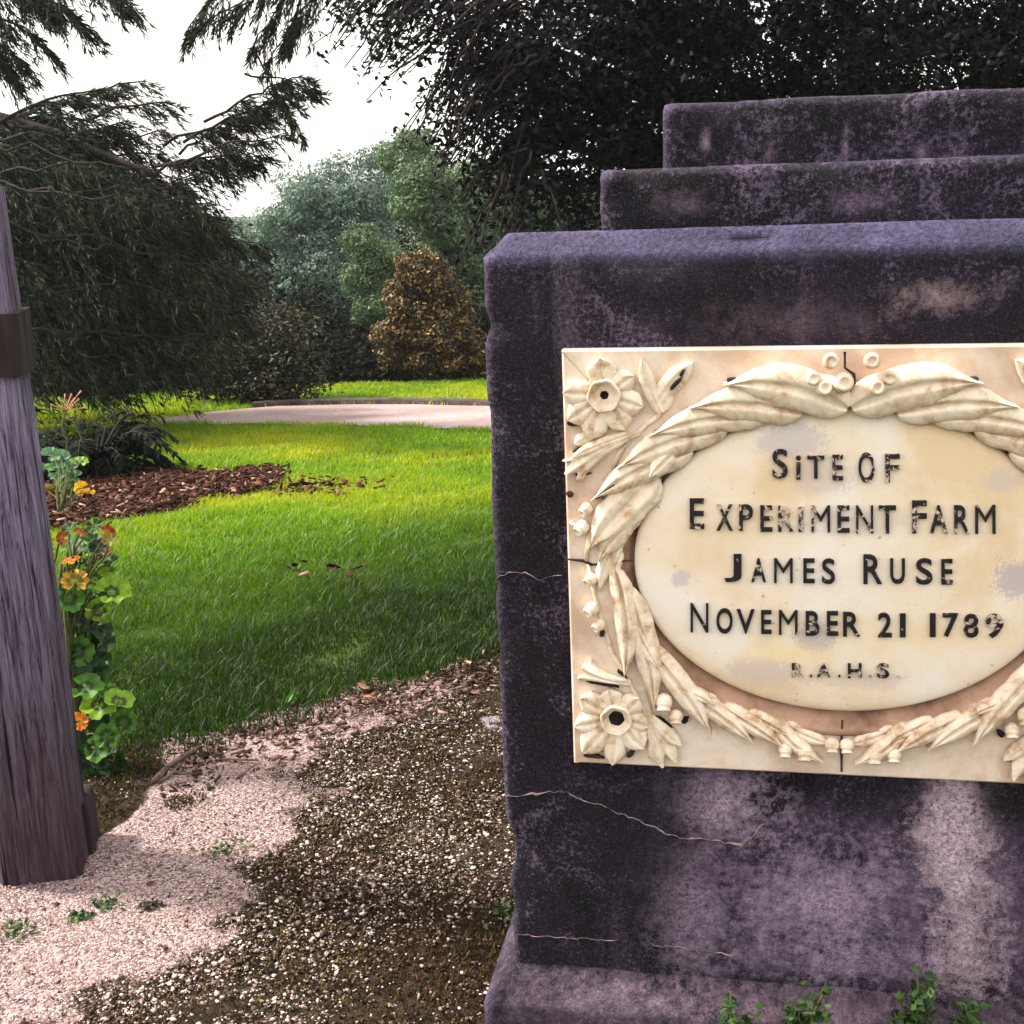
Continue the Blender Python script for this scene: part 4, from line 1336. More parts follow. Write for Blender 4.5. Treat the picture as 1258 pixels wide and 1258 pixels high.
# ------------------------------------------------------------------ drooping conifer on the left
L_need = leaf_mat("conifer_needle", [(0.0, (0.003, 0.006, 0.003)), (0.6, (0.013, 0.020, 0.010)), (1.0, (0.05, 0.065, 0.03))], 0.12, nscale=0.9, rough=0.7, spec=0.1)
def conifer():
    g = np.random.default_rng(4)
    base = at(-95, 480, 11.5)
    bx, by = base[0], base[1]
    bz = float(terrain(bx, by))
    off = np.array([bx, by, bz])
    root = empty("conifer_tree", off)
    tag(root, "big dark conifer with drooping needle branches at the left", "tree")
    NV, wood = [], MB()
    def spray(p0, p1, sag, side_len, n_tw, r0=0.02, dens=26, nl=0.085):
        pts = limb_pts(p0 - off, p1 - off, 9, sag=sag)
        wood.tube(pts, [r0 * (1 - 0.85 * i / 9) + 0.003 for i in range(10)], 6)
        ax = unit(np.array(pts[-1]) - np.array(pts[0]))
        lat = unit(np.cross(ax, [0, 0, 1]))
        for k in range(n_tw):
            t = g.uniform(0.12, 1.0)
            i0 = min(8, int(t * 9)); q = np.array(pts[i0].lerp(pts[i0 + 1], t * 9 - i0))
            s = g.choice([-1, 1])
            L = side_len * (1.15 - 0.75 * t) * g.uniform(0.5, 1.2)
            d = unit(ax * g.uniform(0.5, 1.0) + lat * s * g.uniform(0.2, 0.9) + np.array([0, 0, g.uniform(-0.75, -0.1)]))
            u = np.sort(g.random(dens))
            droop = np.array([0, 0, -1.0]) * 0.35 * L
            c = q + d * (u * L)[:, None] + droop * (u ** 2)[:, None]
            nd = unit(d + g.normal(size=(dens, 3)) * 0.38 + np.array([0, 0, -0.25]))
            w = unit(np.cross(nd, g.normal(size=(dens, 3))))
            ln = nl * g.uniform(0.6, 1.3, (dens, 1))
            wd = 0.0052 * g.uniform(0.7, 1.3, (dens, 1))
            a = c; t_ = c + nd * ln
            m1 = c + nd * ln * 0.4 + w * wd; m2 = c + nd * ln * 0.4 - w * wd
            NV.append(np.stack([a, m1, t_, m2], 1))
    # bare limbs and free sprays against the sky
    T = lambda y, Y=11.3: at(-95, y, Y)
    free = [((-60, 215), (150, 150), 10.7, 0.03), ((-60, 230), (120, 165), 11.4, 0.03), ((-60, 235), (195, 160), 11.2, 0.02), ((-60, 240), (170, 235), 11.4, 0.0), ((-60, 250), (235, 215), 11.0, 0.0), ((-90, 190), (70, 150), 11.0, 0.05), ((-90, 200), (130, 108), 10.8, 0.04), ((-80, 215), (200, 125), 10.9, 0.04), ((-90, 230), (205, 190), 11.0, 0.0), ((-80, 225), (110, 200), 10.6, 0.0), ((-90, 205), (175, 100), 11.2, 0.05),
            ((-60, 240), (215, 230), 10.7, 0.0), ((-70, 180), (95, 165), 10.6, 0.02), ((-40, 185), (150, 160), 11.1, 0.03), ((-60, 205), (160, 200), 10.8, 0.03), ((-60, 170), (60, 140), 10.9, 0.03)]
    for (a, e, Y, sg) in free:
        spray(at(*a, Y), at(*e, Y + g.uniform(-.5, .5)), -sg, 0.62, 85, 0.022)
    # long sprays reaching across the gap
    for (a, e) in [((190, 215), (345, 165)), ((190, 205), (330, 190)), ((215, 200), (310, 200)), ((200, 180), (360, 130)), ((250, 150), (375, 95)), ((220, 190), (320, 130)), ((225, 175), (385, 110))]:
        spray(at(*a, 10.6), at(*e, 10.6 + g.uniform(-.4, .4)), -0.05, 0.36, 40, 0.010)
    for (a, e) in [((420, -70), (285, 30)), ((410, -60), (235, 40)), ((380, -50), (310, 60)), ((420, -40), (330, 75)), ((400, -60), (350, 50)), ((300, -60), (228, 45))]:
        spray(at(*a, 10.2), at(*e, 10.2), -0.04, 0.34, 30, 0.009)
    for (a, e) in [((300, 90), (390, 110)), ((310, 60), (370, 170))]:
        spray(at(*a, 10.2), at(*e, 10.2), -0.02, 0.22, 16, 0.006)
    for (a, e) in [((-60, -30), (90, 20)), ((-60, -60), (150, -5)), ((-70, 0), (60, 60)), ((-60, -40), (120, 40)), ((-80, 20), (30, 75)), ((-50, -70), (60, 10)), ((-40, -60), (165, 10)), ((-60, 10), (20, 90))]:
        spray(at(*a, 9.8), at(*e, 9.8 + g.uniform(-.3, .3)), -0.08, 0.42, 46, 0.014)
    # the dark drooping mass
    sy = np.array([225, 255, 285, 310, 345, 390, 430, 475]); sx = np.array([215, 262, 300, 322, 330, 312, 300, 235])
    for tier in range(11):
        yt = 232 + tier * 23
        for k in range(13):
            ye = yt + g.uniform(-14, 14)
            lim = float(np.interp(ye, sy, sx))
            xe = lim * (1 - 0.95 * g.random() ** 1.8) + g.normal() * 20 - 12
            Y = g.uniform(9.8, 12.6)
            y0 = ye - g.uniform(5, 75)
            x0 = g.uniform(-95, xe - 110) if xe > 60 else -95
            spray(at(x0, y0, Y + g.uniform(0, .8)), at(xe, ye, Y), g.uniform(-0.08, 0.03), g.uniform(0.35, 0.7), 36, 0.008, dens=24, nl=g.uniform(0.06, 0.11))
    V = np.concatenate(NV).reshape(-1, 3)
    gz = terrain(V[:, 0] + bx, V[:, 1] + by) - bz
    V[:, 2] = np.maximum(V[:, 2], gz + 0.02)
    q = np.arange(len(V)).reshape(-1, 4)
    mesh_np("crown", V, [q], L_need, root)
    t2 = MB()
    trunk = limb_pts((0, 0, -0.2), (0.2, 0.1, 7.0), 12)
    t2.tube(trunk, [0.24 * (1 - 0.8 * i / 12) for i in range(13)], 12, wob=0.25)
    # limbs join the trunk to the outlying boughs
    for (e, Y, y0) in [((190, 215), 10.6, 3.0), ((-60, 200), 11.0, 2.8), ((-60, -30), 9.8, 4.6), ((420, -70), 10.2, 4.8), ((100, 330), 11, 2.0), ((60, 420), 11, 1.2), ((200, 300), 11, 2.2)]:
        t2.tube(limb_pts((0.02 * y0, 0, y0), at(*e, Y) - off, 8, sag=-0.04), [0.06 * (1 - 0.8 * i / 8) + 0.008 for i in range(9)], 7, wob=0.2)
    t2.build("trunk", M_bark, root)
    wood.build("branches", M_bark, root)
conifer()

# ------------------------------------------------------------------ mulch bed
_mb = [on_ground(*q) for q in [(20, 600), (60, 592), (120, 582), (200, 586), (270, 590), (320, 580), (350, 590), (330, 604), (270, 612), (200, 632), (130, 645), (60, 652), (0, 660)]]
MBX = np.array([q[0] for q in _mb]); MBY = np.array([q[1] for q in _mb])
def in_poly(x, y, X, Yp):
    ins = np.zeros(np.shape(x), bool)
    j = len(X) - 1
    for i in range(len(X)):
        c = ((Yp[i] > y) != (Yp[j] > y)) & (x < (X[j] - X[i]) * (y - Yp[i]) / (Yp[j] - Yp[i] + 1e-12) + X[i])
        ins ^= c
        j = i
    return ins
M_mulch = NT("mulch_chip")
_g = M_mulch.n('ShaderNodeNewGeometry')
M_mulch.color(M_mulch.ramp(_g.outputs['Random Per Island'], [(0.0, (0.010, 0.004, 0.003)), (0.6, (0.045, 0.015, 0.008)), (0.92, (0.13, 0.05, 0.03)), (1.0, (0.4, 0.25, 0.19))]))
M_mulch.rough(0.9, 0.15)
M_mbase = noisy_mat("mulch_soil", (0.012, 0.006, 0.004), (0.06, 0.022, 0.012), 18, bump=0.8, bd=0.03)
mx_, my_ = np.meshgrid(np.arange(MBX.min(), MBX.max(), 0.05), np.arange(MBY.min(), MBY.max(), 0.05))
ins = in_poly(mx_, my_, MBX, MBY)
mz_ = terrain(mx_, my_) + 0.012 + 0.02 * np.abs(vnoise(mx_, my_, 5))
ii = np.arange(mx_.size).reshape(mx_.shape)
qk = ins[:-1, :-1] & ins[1:, 1:]
gq = np.stack([ii[:-1, :-1], ii[:-1, 1:], ii[1:, 1:], ii[1:, :-1]], -1)[qk]
used = np.unique(gq); remap = np.full(mx_.size, -1); remap[used] = np.arange(len(used))
tag(mesh_np("mulch_bed", np.stack([mx_, my_, mz_], -1).reshape(-1, 3)[used], [remap[gq]], M_mbase), kind='structure')
def chips(n, X, Y, sz, zoff, mat, name, label, cat):
    N = len(X)
    ax = unit(rng.normal(size=(N, 3)) * np.array([1, 1, 0.35])); nm = unit(rng.normal(size=(N, 3)) * np.array([.5, .5, 1]) + np.array([0, 0, .6]))
    sd = unit(np.cross(ax, nm)); nm = np.cross(sd, ax)
    C = np.stack([X, Y, terrain(X, Y) + zoff], -1)
    L = sz * rng.uniform(0.5, 1.4, (N, 1)); W = L * rng.uniform(0.2, 0.5, (N, 1)); T = L * 0.12
    corners = [C + ax * L * a + sd * W * b + nm * T * c for (a, b, c) in ((-.5, -.5, -.5), (.5, -.4, -.5), (.5, .4, -.5), (-.5, .5, -.5), (-.5, -.5, .5), (.45, -.4, .5), (.5, .4, .5), (-.45, .5, .5))]
    V = np.stack(corners, 1).reshape(-1, 3)
    b = np.arange(N)[:, None] * 8
    q = np.concatenate([b + np.array([f_]) for f_ in ([3, 2, 1, 0], [4, 5, 6, 7], [0, 1, 5, 4], [1, 2, 6, 5], [2, 3, 7, 6], [3, 0, 4, 7])])
    o = mesh_np(name, V, [q], mat)
    tag(o, label, cat, kind='stuff')
    return o
X = rng.uniform(MBX.min(), MBX.max(), 14000); Y = rng.uniform(MBY.min(), MBY.max(), 14000)
k = in_poly(X + rng.normal(size=len(X)) * 0.05, Y + rng.normal(size=len(X)) * 0.09, MBX, MBY)
X, Y = X[k], Y[k]
# a few strays on the lawn
for (px, py, s, n) in [(395, 606, 0.12, 120), (390, 712, 0.07, 16), (345, 602, 0.15, 120), (130, 520, 0.15, 25)]:
    c = on_ground(px, py)
    X = np.concatenate([X, c[0] + rng.normal(size=n) * s * 1.6]); Y = np.concatenate([Y, c[1] + rng.normal(size=n) * s])
chips(0, X, Y, 0.042, rng.uniform(0.015, 0.06, len(X)), M_mulch.m, "mulch", "red brown bark mulch spread over the garden bed", "mulch")

# ------------------------------------------------------------------ grass
def grass_pts():
    out = []
    def band(x0, x1, y0, y1, dens, wide, h):
        n = int((x1 - x0) * (y1 - y0) * dens)
        x = rng.uniform(x0, x1, n); y = rng.uniform(y0, y1, n)
        out.append((x, y, np.full(n, wide), np.full(n, h)))
    band(-1.75, 0.35, 3.0, 5.2, 13000, 0.0042, 0.050)
    band(-2.6, 0.45, 5.2, 8.0, 8000, 0.0058, 0.050)
    band(-4.2, 0.8, 8.0, 11.5, 3800, 0.0085, 0.050)
    band(-6.5, 2.0, 11.5, 17.5, 1500, 0.014, 0.055)
    band(-5, -1.75, 3.0, 5.2, 1500, 0.008, 0.05)
    band(0.35, 5, 3.0, 8.0, 1500, 0.009, 0.05)
    band(-7, -2.6, 5.2, 9.0, 900, 0.010, 0.05)
    band(0.8, 9, 8.0, 17.5, 450, 0.018, 0.055)
    x, y, w, h = [np.concatenate(q) for q in zip(*out)]
    e = lawn_edge(x)
    edge = y - e
    clump = vnoise(x, y, 7, 1.2) + 0.6 * vnoise(x, y, 19, 3.0)
    k = (edge + rng.normal(size=len(x)) * 0.10 + 0.05 * clump > 0.05)
    k &= ~on_drive(x, y + rng.normal(size=len(x)) * 0.04)
    k &= ~in_poly(x + rng.normal(size=len(x)) * .04, y + rng.normal(size=len(x)) * .06, MBX, MBY)
    k &= (clump > -0.9) | (rng.random(len(x)) < 0.55)
    # keep out of the monument and the post
    lx = (x - M_O[0]) * M_EU[0] + (y - M_O[1]) * M_EU[1]; ly = (x - M_O[0]) * M_IN[0] + (y - M_O[1]) * M_IN[1]
    k &= ~((ly > -0.1) & (ly < DEPTH + 0.1) & (np.abs(lx) < X_R + 0.1))
    return x[k], y[k], w[k], h[k] * (0.85 + 0.35 * np.clip(clump[k], -1, 1)), edge[k]
gx_, gy_, gw_, gh_, ge_ = grass_pts()
N = len(gx_)
az = rng.uniform(0, 2 * np.pi, N)
ld = np.stack([np.cos(az), np.sin(az), np.zeros(N)], -1)
fa = az + np.pi / 2 + rng.normal(size=N) * 0.7
sd = np.stack([np.cos(fa), np.sin(fa), np.zeros(N)], -1)
hh = gh_ * rng.uniform(0.45, 1.25, N)
ln = hh * rng.uniform(0.1, 1.1, N)
root_p = np.stack([gx_, gy_, terrain(gx_, gy_) - 0.004], -1)
mid = root_p + np.stack([0 * hh, 0 * hh, hh * 0.62], -1) + ld * (ln * 0.3)[:, None]
tipp = root_p + np.stack([0 * hh, 0 * hh, hh], -1) + ld * ln[:, None]
w = (gw_ * rng.uniform(0.6, 1.2, N))[:, None] * 0.5
V = np.stack([root_p - sd * w, root_p + sd * w, mid + sd * w * 0.85, mid - sd * w * 0.85, tipp], 1).reshape(-1, 3)
b0 = np.arange(N)[:, None] * 5
M_grass = NT("grass_blade")
_geo = M_grass.n('ShaderNodeNewGeometry')
_c = M_grass.ramp(_geo.outputs['Random Per Island'], [(0.0, (0.05, 0.16, 0.004)), (0.5, (0.17, 0.37, 0.006)), (0.85, (0.31, 0.50, 0.010)), (0.95, (0.32, 0.36, 0.04)), (1.0, (0.40, 0.30, 0.12))])
_v = M_grass.coord('Object')
_n = M_grass.noise(_v, 0.55, 4, 0.6)
_yl = M_grass.ramp(_n, [(0.44, 0.0), (0.60, 0.65)])
_at = M_grass.n('ShaderNodeAttribute', attribute_name='lawn_light')
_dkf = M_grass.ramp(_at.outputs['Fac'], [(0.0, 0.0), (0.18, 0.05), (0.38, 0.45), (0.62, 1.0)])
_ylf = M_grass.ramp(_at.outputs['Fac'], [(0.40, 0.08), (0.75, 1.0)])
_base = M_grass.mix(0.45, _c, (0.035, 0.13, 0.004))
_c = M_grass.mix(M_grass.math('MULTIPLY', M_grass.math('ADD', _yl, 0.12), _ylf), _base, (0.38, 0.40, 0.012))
_c = M_grass.mix(_dkf, M_grass.mix(0.95, _c, (0.005, 0.017, 0.002)), _c)  # shade painted into the blades, darkest towards the gravel edge
M_grass.color(_c); M_grass.rough(0.5, 0.3)
_tr = M_grass.n('ShaderNodeBsdfTranslucent')
M_grass.l(M_grass.mix(1.0, _c, (1.5, 1.5, 0.5), 'MULTIPLY'), _tr.inputs['Color'])
_ms = M_grass.n('ShaderNodeMixShader'); _ms.inputs[0].default_value = 0.4
M_grass.l(M_grass.bs.outputs[0], _ms.inputs[1]); M_grass.l(_tr.outputs[0], _ms.inputs[2]); M_grass.l(_ms.outputs[0], M_grass.out.inputs[0])
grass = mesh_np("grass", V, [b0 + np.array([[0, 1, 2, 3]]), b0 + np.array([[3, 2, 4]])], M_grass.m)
lawn_light = np.clip((ge_ + 0.30 * vnoise(gx_, gy_, 3.0, 4)) / 5.0, 0, 1)  # low where the near lawn is painted as shaded
_a = grass.data.attributes.new('lawn_light', 'FLOAT', 'POINT')
_a.data.foreach_set('value', np.repeat(lawn_light, 5).astype(np.float32))
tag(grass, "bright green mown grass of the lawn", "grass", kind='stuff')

# ------------------------------------------------------------------ pebbles and moss
ico = bmesh.new(); bmesh.ops.create_icosphere(ico, subdivisions=1, radius=1.0)
IV = np.array([v_.co[:] for v_ in ico.verts]); IF = np.array([[q.index for q in f_.verts] for f_ in ico.faces]); ico.free()
def pebbles(x, y, r, mat, name, label):
    N = len(x)
    s = r[:, None] * np.stack([rng.uniform(.7, 1.4, N), rng.uniform(.7, 1.2, N), rng.uniform(.3, .6, N)], -1)
    jit = 1 + rng.normal(size=(N, len(IV), 1)) * 0.2
    V = IV[None] * jit * s[:, None, :]
    a = rng.uniform(0, 6.28, N); ca, sa = np.cos(a)[:, None], np.sin(a)[:, None]
    X = V[..., 0] * ca - V[..., 1] * sa; Y = V[..., 0] * sa + V[..., 1] * ca
    Z = V[..., 2] + 0.35 * V[..., 0] * rng.normal(size=(N, 1)) * 0.6
    V = np.stack([X + x[:, None], Y + y[:, None], Z + (terrain(x, y) + 0.009 + s[:, 2] * 0.15)[:, None]], -1).reshape(-1, 3)
    Fq = (np.arange(N)[:, None, None] * len(IV) + IF[None]).reshape(-1, 3)
    o = mesh_np(name, V, [Fq], mat)
    tag(o, label, "gravel", kind='stuff')
M_peb = NT("pebble")
_g = M_peb.n('ShaderNodeNewGeometry')
M_peb.color(M_peb.ramp(_g.outputs['Random Per Island'], [(0.0, (0.025, 0.014, 0.010)), (0.4, (0.10, 0.062, 0.05)), (0.7, (0.27, 0.19, 0.17)), (0.95, (0.66, 0.55, 0.51))]))
M_peb.rough(0.75, 0.3)
def clear(x, y):
    lx = (x - M_O[0]) * M_EU[0] + (y - M_O[1]) * M_EU[1]; ly = (x - M_O[0]) * M_IN[0] + (y - M_O[1]) * M_IN[1]
    return ~((ly > -0.06) & (ly < DEPTH + 0.1) & (np.abs(lx) < X_R + 0.06)) & (y < lawn_edge(x) + 0.1)
n = 300000
x = rng.uniform(-1.9, 2.4, n); y = rng.uniform(1.3, 4.0, n)
m = moss_and_shade(x, y); cl = vnoise(x, y, 6, 5) + 0.6 * vnoise(x, y, 17, 1)
bare = sm(-0.45, 0.05, x + 0.18 * vnoise(x, y, 4, 9)) * 0.42 + 0.10 * sm(2.4, 1.6, y)
k = clear(x, y) & (rng.random(n) < np.where(m > 0.5, np.clip(0.80 + 0.45 * cl - bare, 0.08, 1.0), 0.22) * np.where(np.hypot((x - SHADE_AT[0]) / 0.17, (y - SHADE_AT[1]) / 0.36) < 1.1, 0.06, 1.0))
x, y, m = x[k], y[k], m[k]
r = np.where(m > 0.5, rng.lognormal(math.log(0.0026), 0.42, len(x)), rng.lognormal(math.log(0.0020), 0.40, len(x)))
pebbles(x, y, np.clip(r, 0.0012, 0.0064), M_peb.m, "pebbles", "pale pink pebbles scattered over the gravel and moss")
# moss and dead needles tufts
M_moss = NT("moss")
_g = M_moss.n('ShaderNodeNewGeometry')
M_moss.color(M_moss.mix(M_moss.ramp(M_moss.noise(M_moss.coord('Object'), 3.0, 4), [(0.45, 0.0), (0.62, 0.7)]),
             M_moss.ramp(_g.outputs['Random Per Island'], [(0.0, (0.008, 0.006, 0.002)), (0.5, (0.024, 0.018, 0.005)), (0.85, (0.065, 0.048, 0.008)), (1.0, (0.16, 0.12, 0.05))]), (0.05, 0.024, 0.012)))
M_moss.rough(0.9, 0.1)
n = 240000
x = rng.uniform(-1.9, 2.4, n); y = rng.uniform(1.3, 4.0, n)
m = moss_and_shade(x, y); cl = vnoise(x, y, 9, 7.5) + 0.7 * vnoise(x, y, 23, 2)
k = clear(x, y) & (((m > rng.uniform(0.3, 0.8, n)) & (cl > -0.75)) | (cl > 1.02))
x, y = x[k], y[k]; N = len(x)
az = rng.uniform(0, 6.28, N); ld = np.stack([np.cos(az), np.sin(az), np.zeros(N)], -1); sd = np.stack([-np.sin(az), np.cos(az), np.zeros(N)], -1)
h = rng.uniform(0.003, 0.011, N)[:, None]
p = np.stack([x, y, terrain(x, y) + 0.008], -1)
V = np.stack([p - sd * 0.0028, p + sd * 0.0028, p + ld * h * 0.9 + np.array([0, 0, 1.0]) * h], 1).reshape(-1, 3)
tag(mesh_np("moss", V, [np.arange(N * 3).reshape(-1, 3)], M_moss.m), "dark olive moss growing through the gravel beside the monument", "moss", kind='stuff')
# leaf litter along the lawn edge
M_lit = NT("leaf_litter")
_g = M_lit.n('ShaderNodeNewGeometry')
M_lit.color(M_lit.ramp(_g.outputs['Random Per Island'], [(0.0, (0.02, 0.010, 0.006)), (0.5, (0.055, 0.025, 0.018)), (0.85, (0.17, 0.10, 0.08)), (1.0, (0.36, 0.26, 0.22))]))
M_lit.rough(0.85, 0.15)
x = rng.uniform(-1.5, -0.1, 2200); y = rng.uniform(1.5, 3.7, 2200); k = clear(x, y) & (vnoise(x, y, 5, 3.3) > -0.25)
chips(0, x[k], y[k], 0.010, rng.uniform(0.007, 0.012, k.sum()), M_lit.m, "ground_debris", "tiny dark bits of bark and dirt strewn over the grit", "debris")
x = rng.uniform(-1.9, 0.3, 2600); y = lawn_edge(x) + rng.normal(size=2600) * 0.13 - 0.08
k = clear(x, y) & (np.hypot((x - SHADE_AT[0]) / 0.17, (y - SHADE_AT[1]) / 0.36) > rng.uniform(0.9, 1.2, 2600))
chips(0, x[k], y[k], 0.022, rng.uniform(0.008, 0.018, k.sum()), M_lit.m, "leaf_litter", "brown leaf litter along the edge of the lawn", "litter")

# ------------------------------------------------------------------ plants
def round_leaf(r, lobes, seed, cup=0.22):
    """scalloped round leaf with a notch at its stalk, in its own XY plane, stalk at origin"""
    b = MB()
    g = random.Random(seed)
    n = 56
    deep = g.uniform(0.12, 0.28)
    bend = g.uniform(-0.25, 0.25)
    rows = []
    for k in range(6):
        t = k / 5
        row = []
        for i in range(n + 1):
            a = R(22) + (2 * math.pi - R(44)) * i / n
            u = i / n
            sc = 0.93 + deep * abs(math.sin(u * math.pi * lobes)) ** 0.6 + 0.04 * math.sin(u * 75 + seed) + g.uniform(-0.02, 0.02)
            rad = r * t * sc * (0.86 + 0.14 * math.sin(u * math.pi))
            fold = math.cos(u * 2 * math.pi * lobes) * 0.055 * r * t
            row.append((rad * math.cos(a), rad * math.sin(a), cup * r * t * t + bend * r * t * t * math.cos(a) + fold * 1.6 + 0.05 * r * math.sin(a * 2 + seed) * t))
        rows.append(row)
    b.grid(rows)
    return b
def ger_mat(name, edge, zone, mid):
    t = NT(name)
    v = t.coord('Object')
    ln_ = t.n('ShaderNodeVectorMath', operation='LENGTH'); t.l(v, ln_.inputs[0])
    d = t.math('DIVIDE', ln_.outputs['Value'], 0.033)
    d = t.math('ADD', d, t.math('MULTIPLY', t.math('SUBTRACT', t.noise(v, 90, 4), 0.5), 0.35))
    c = t.ramp(d, [(0.2, mid), (0.42, zone), (0.58, zone), (0.74, edge), (1.0, edge)])
    n = t.noise(v, 60, 4, 0.6)
    c = t.mix(1.0, c, t.ramp(n, [(0.3, 0.6), (0.7, 1.25)]), 'MULTIPLY')
    t.color(c); t.rough(0.55, 0.3); t.bump(n, 0.4, 0.004)
    tr = t.n('ShaderNodeBsdfTranslucent'); t.l(t.mix(1.0, c, (1.4, 1.4, 0.6), 'MULTIPLY'), tr.inputs['Color'])
    ms = t.n('ShaderNodeMixShader'); ms.inputs[0].default_value = 0.3
    t.l(t.bs.outputs[0], ms.inputs[1]); t.l(tr.outputs[0], ms.inputs[2]); t.l(ms.outputs[0], t.out.inputs[0])
    return t.m
GM = {'lime': ger_mat("lime_leaf", (0.20, 0.36, 0.02), (0.035, 0.06, 0.008), (0.16, 0.28, 0.025)),
      'green': ger_mat("green_leaf", (0.06, 0.17, 0.015), (0.018, 0.045, 0.008), (0.05, 0.13, 0.015)),
      'deep': ger_mat("deep_leaf", (0.012, 0.045, 0.008), (0.006, 0.018, 0.004), (0.012, 0.035, 0.007)),
      'orange': ger_mat("orange_leaf", (0.62, 0.22, 0.012), (0.5, 0.12, 0.01), (0.6, 0.28, 0.02)),
      'yellow': ger_mat("yellow_leaf", (0.75, 0.45, 0.02), (0.7, 0.35, 0.02), (0.7, 0.5, 0.05)),
      'red': ger_mat("rusty_leaf", (0.36, 0.075, 0.012), (0.20, 0.03, 0.008), (0.3, 0.12, 0.02)),
      'amber': ger_mat("amber_leaf", (0.40, 0.24, 0.02), (0.16, 0.12, 0.015), (0.22, 0.24, 0.02)),
      'blue': ger_mat("bluish_leaf", (0.10, 0.22, 0.12), (0.05, 0.12, 0.07), (0.14, 0.26, 0.15))}
M_stem = noisy_mat("green_stem", (0.03, 0.05, 0.012), (0.10, 0.10, 0.03), 20, bump=0.2)
def leafy(name, label, cat, foot, leaves, group=None, stem_r=0.004):
    root = empty(name, foot)
    tag(root, label, cat, group)
    off = np.array(foot, float)
    b = MB()
    for i, (px, py, Y, rpx, kind, face) in enumerate(leaves):
        c = at(px, py, Y)
        r = rpx * (1.0 if kind in ('red', 'orange', 'yellow') else 1.22) / F_PX * Y
        me = round_leaf(r, random.choice([5, 5, 6, 7]), i * 3 + int(px))
        # move the pattern scale with the leaf size through real vertices
        o = me.build("leaf", GM[kind], root)
        n = Vector((face[0] + random.uniform(-.45, .45), face[1] + random.uniform(-.35, .35), face[2] + random.uniform(-.3, .3))).normalized()
        o.rotation_euler = (n.to_track_quat('Z', 'Y').to_matrix() @ Matrix.Rotation(random.uniform(0, 6.28), 3, 'Z')).to_euler()
        o.location = c - off
        st = (random.uniform(-.03, .03), random.uniform(-.03, .03), max(0.0, (c[2] - off[2]) * random.uniform(0.5, 0.85)))
        b.tube(limb_pts(st, c - off, 5, sag=-0.06), [stem_r * 0.5] * 6, 6)
    for k in range(4):
        top = max(at(l[0], l[1], l[2])[2] for l in leaves) - off[2]
        b.tube(limb_pts((random.uniform(-.04, .04), random.uniform(-.04, .04), -0.02), (random.uniform(-.06, .06), random.uniform(-.05, .05), top * random.uniform(.6, .95)), 6), [stem_r * (1.4 - 0.12 * i) for i in range(7)], 7)
    b.build("stems", M_stem, root)
    return root
UPF, CAMF, SIDE = (0.1, -0.45, 0.9), (0.2, -0.9, 0.45), (0.6, -0.5, 0.6)
gf = on_ground(100, 945)
leafy("geranium_plant", "tall geranium with lime and orange leaves growing against the timber post", "plant", gf, [
    (137, 728, 3.25, 20, 'lime', UPF), (116, 712, 3.3, 18, 'lime', UPF), (100, 722, 3.3, 15, 'green', UPF), (122, 750, 3.3, 14, 'lime', UPF), (92, 715, 3.2, 13, 'amber', SIDE), (84, 735, 3.2, 15, 'green', CAMF),
    (88, 690, 3.2, 11, 'orange', UPF), (100, 675, 3.3, 14, 'green', UPF), (78, 661, 3.2, 9, 'red', CAMF), (97, 655, 3.2, 8, 'red', UPF), (106, 658, 3.25, 9, 'green', SIDE), (131, 655, 3.25, 11, 'red', SIDE), (136, 664, 3.2, 8, 'amber', UPF), (129, 682, 3.3, 9, 'red', UPF), (122, 672, 3.3, 11, 'deep', UPF), (138, 690, 3.3, 9, 'green', UPF), (118, 690, 3.35, 14, 'green', UPF), (112, 668, 3.4, 12, 'deep', UPF),
    (90, 672, 3.4, 14, 'green', UPF), (105, 740, 3.35, 14, 'deep', UPF),
    (146, 862, 3.2, 17, 'lime', UPF), (152, 888, 3.2, 15, 'green', CAMF), (122, 866, 3.2, 18, 'lime', UPF), (105, 845, 3.2, 17, 'green', UPF), (118, 838, 3.3, 14, 'green', UPF), (98, 886, 3.05, 12, 'orange', CAMF), (132, 905, 3.15, 14, 'green', CAMF), (118, 920, 3.15, 14, 'green', CAMF), (108, 905, 3.2, 16, 'deep', CAMF), (140, 915, 3.2, 12, 'green', UPF),
    (98, 770, 3.3, 17, 'deep', CAMF), (106, 795, 3.3, 18, 'deep', CAMF), (100, 820, 3.3, 18, 'deep', CAMF), (90, 750, 3.35, 16, 'deep', UPF), (116, 810, 3.35, 16, 'deep', UPF), (95, 800, 3.25, 17, 'green', CAMF), (110, 770, 3.4, 16, 'deep', UPF), (125, 790, 3.4, 14, 'deep', UPF),
    (96, 698, 3.35, 15, 'deep', CAMF), (112, 728, 3.4, 16, 'deep', CAMF), (126, 705, 3.35, 13, 'green', UPF), (108, 752, 3.35, 17, 'deep', CAMF), (120, 768, 3.3, 15, 'deep', SIDE), (92, 780, 3.3, 17, 'deep', CAMF),
    (112, 785, 3.3, 15, 'deep', UPF), (100, 808, 3.25, 17, 'deep', CAMF), (118, 828, 3.3, 15, 'deep', SIDE), (92, 835, 3.3, 17, 'deep', CAMF), (110, 852, 3.3, 16, 'deep', CAMF), (84, 760, 3.25, 15, 'deep', CAMF), (130, 850, 3.3, 14, 'green', UPF), (136, 882, 3.25, 15, 'deep', CAMF),
    (110, 690, 3.3, 12, 'lime', UPF), (86, 650, 3.3, 9, 'green', UPF), (116, 646, 3.35, 9, 'green', UPF), (86, 930, 3.2, 14, 'deep', CAMF), (120, 945, 3.2, 14, 'deep', CAMF), (140, 935, 3.25, 12, 'deep', CAMF), (104, 935, 3.2, 15, 'deep', CAMF), (115, 880, 3.3, 16, 'deep', UPF), (100, 865, 3.3, 16, 'deep', UPF)], stem_r=0.006)
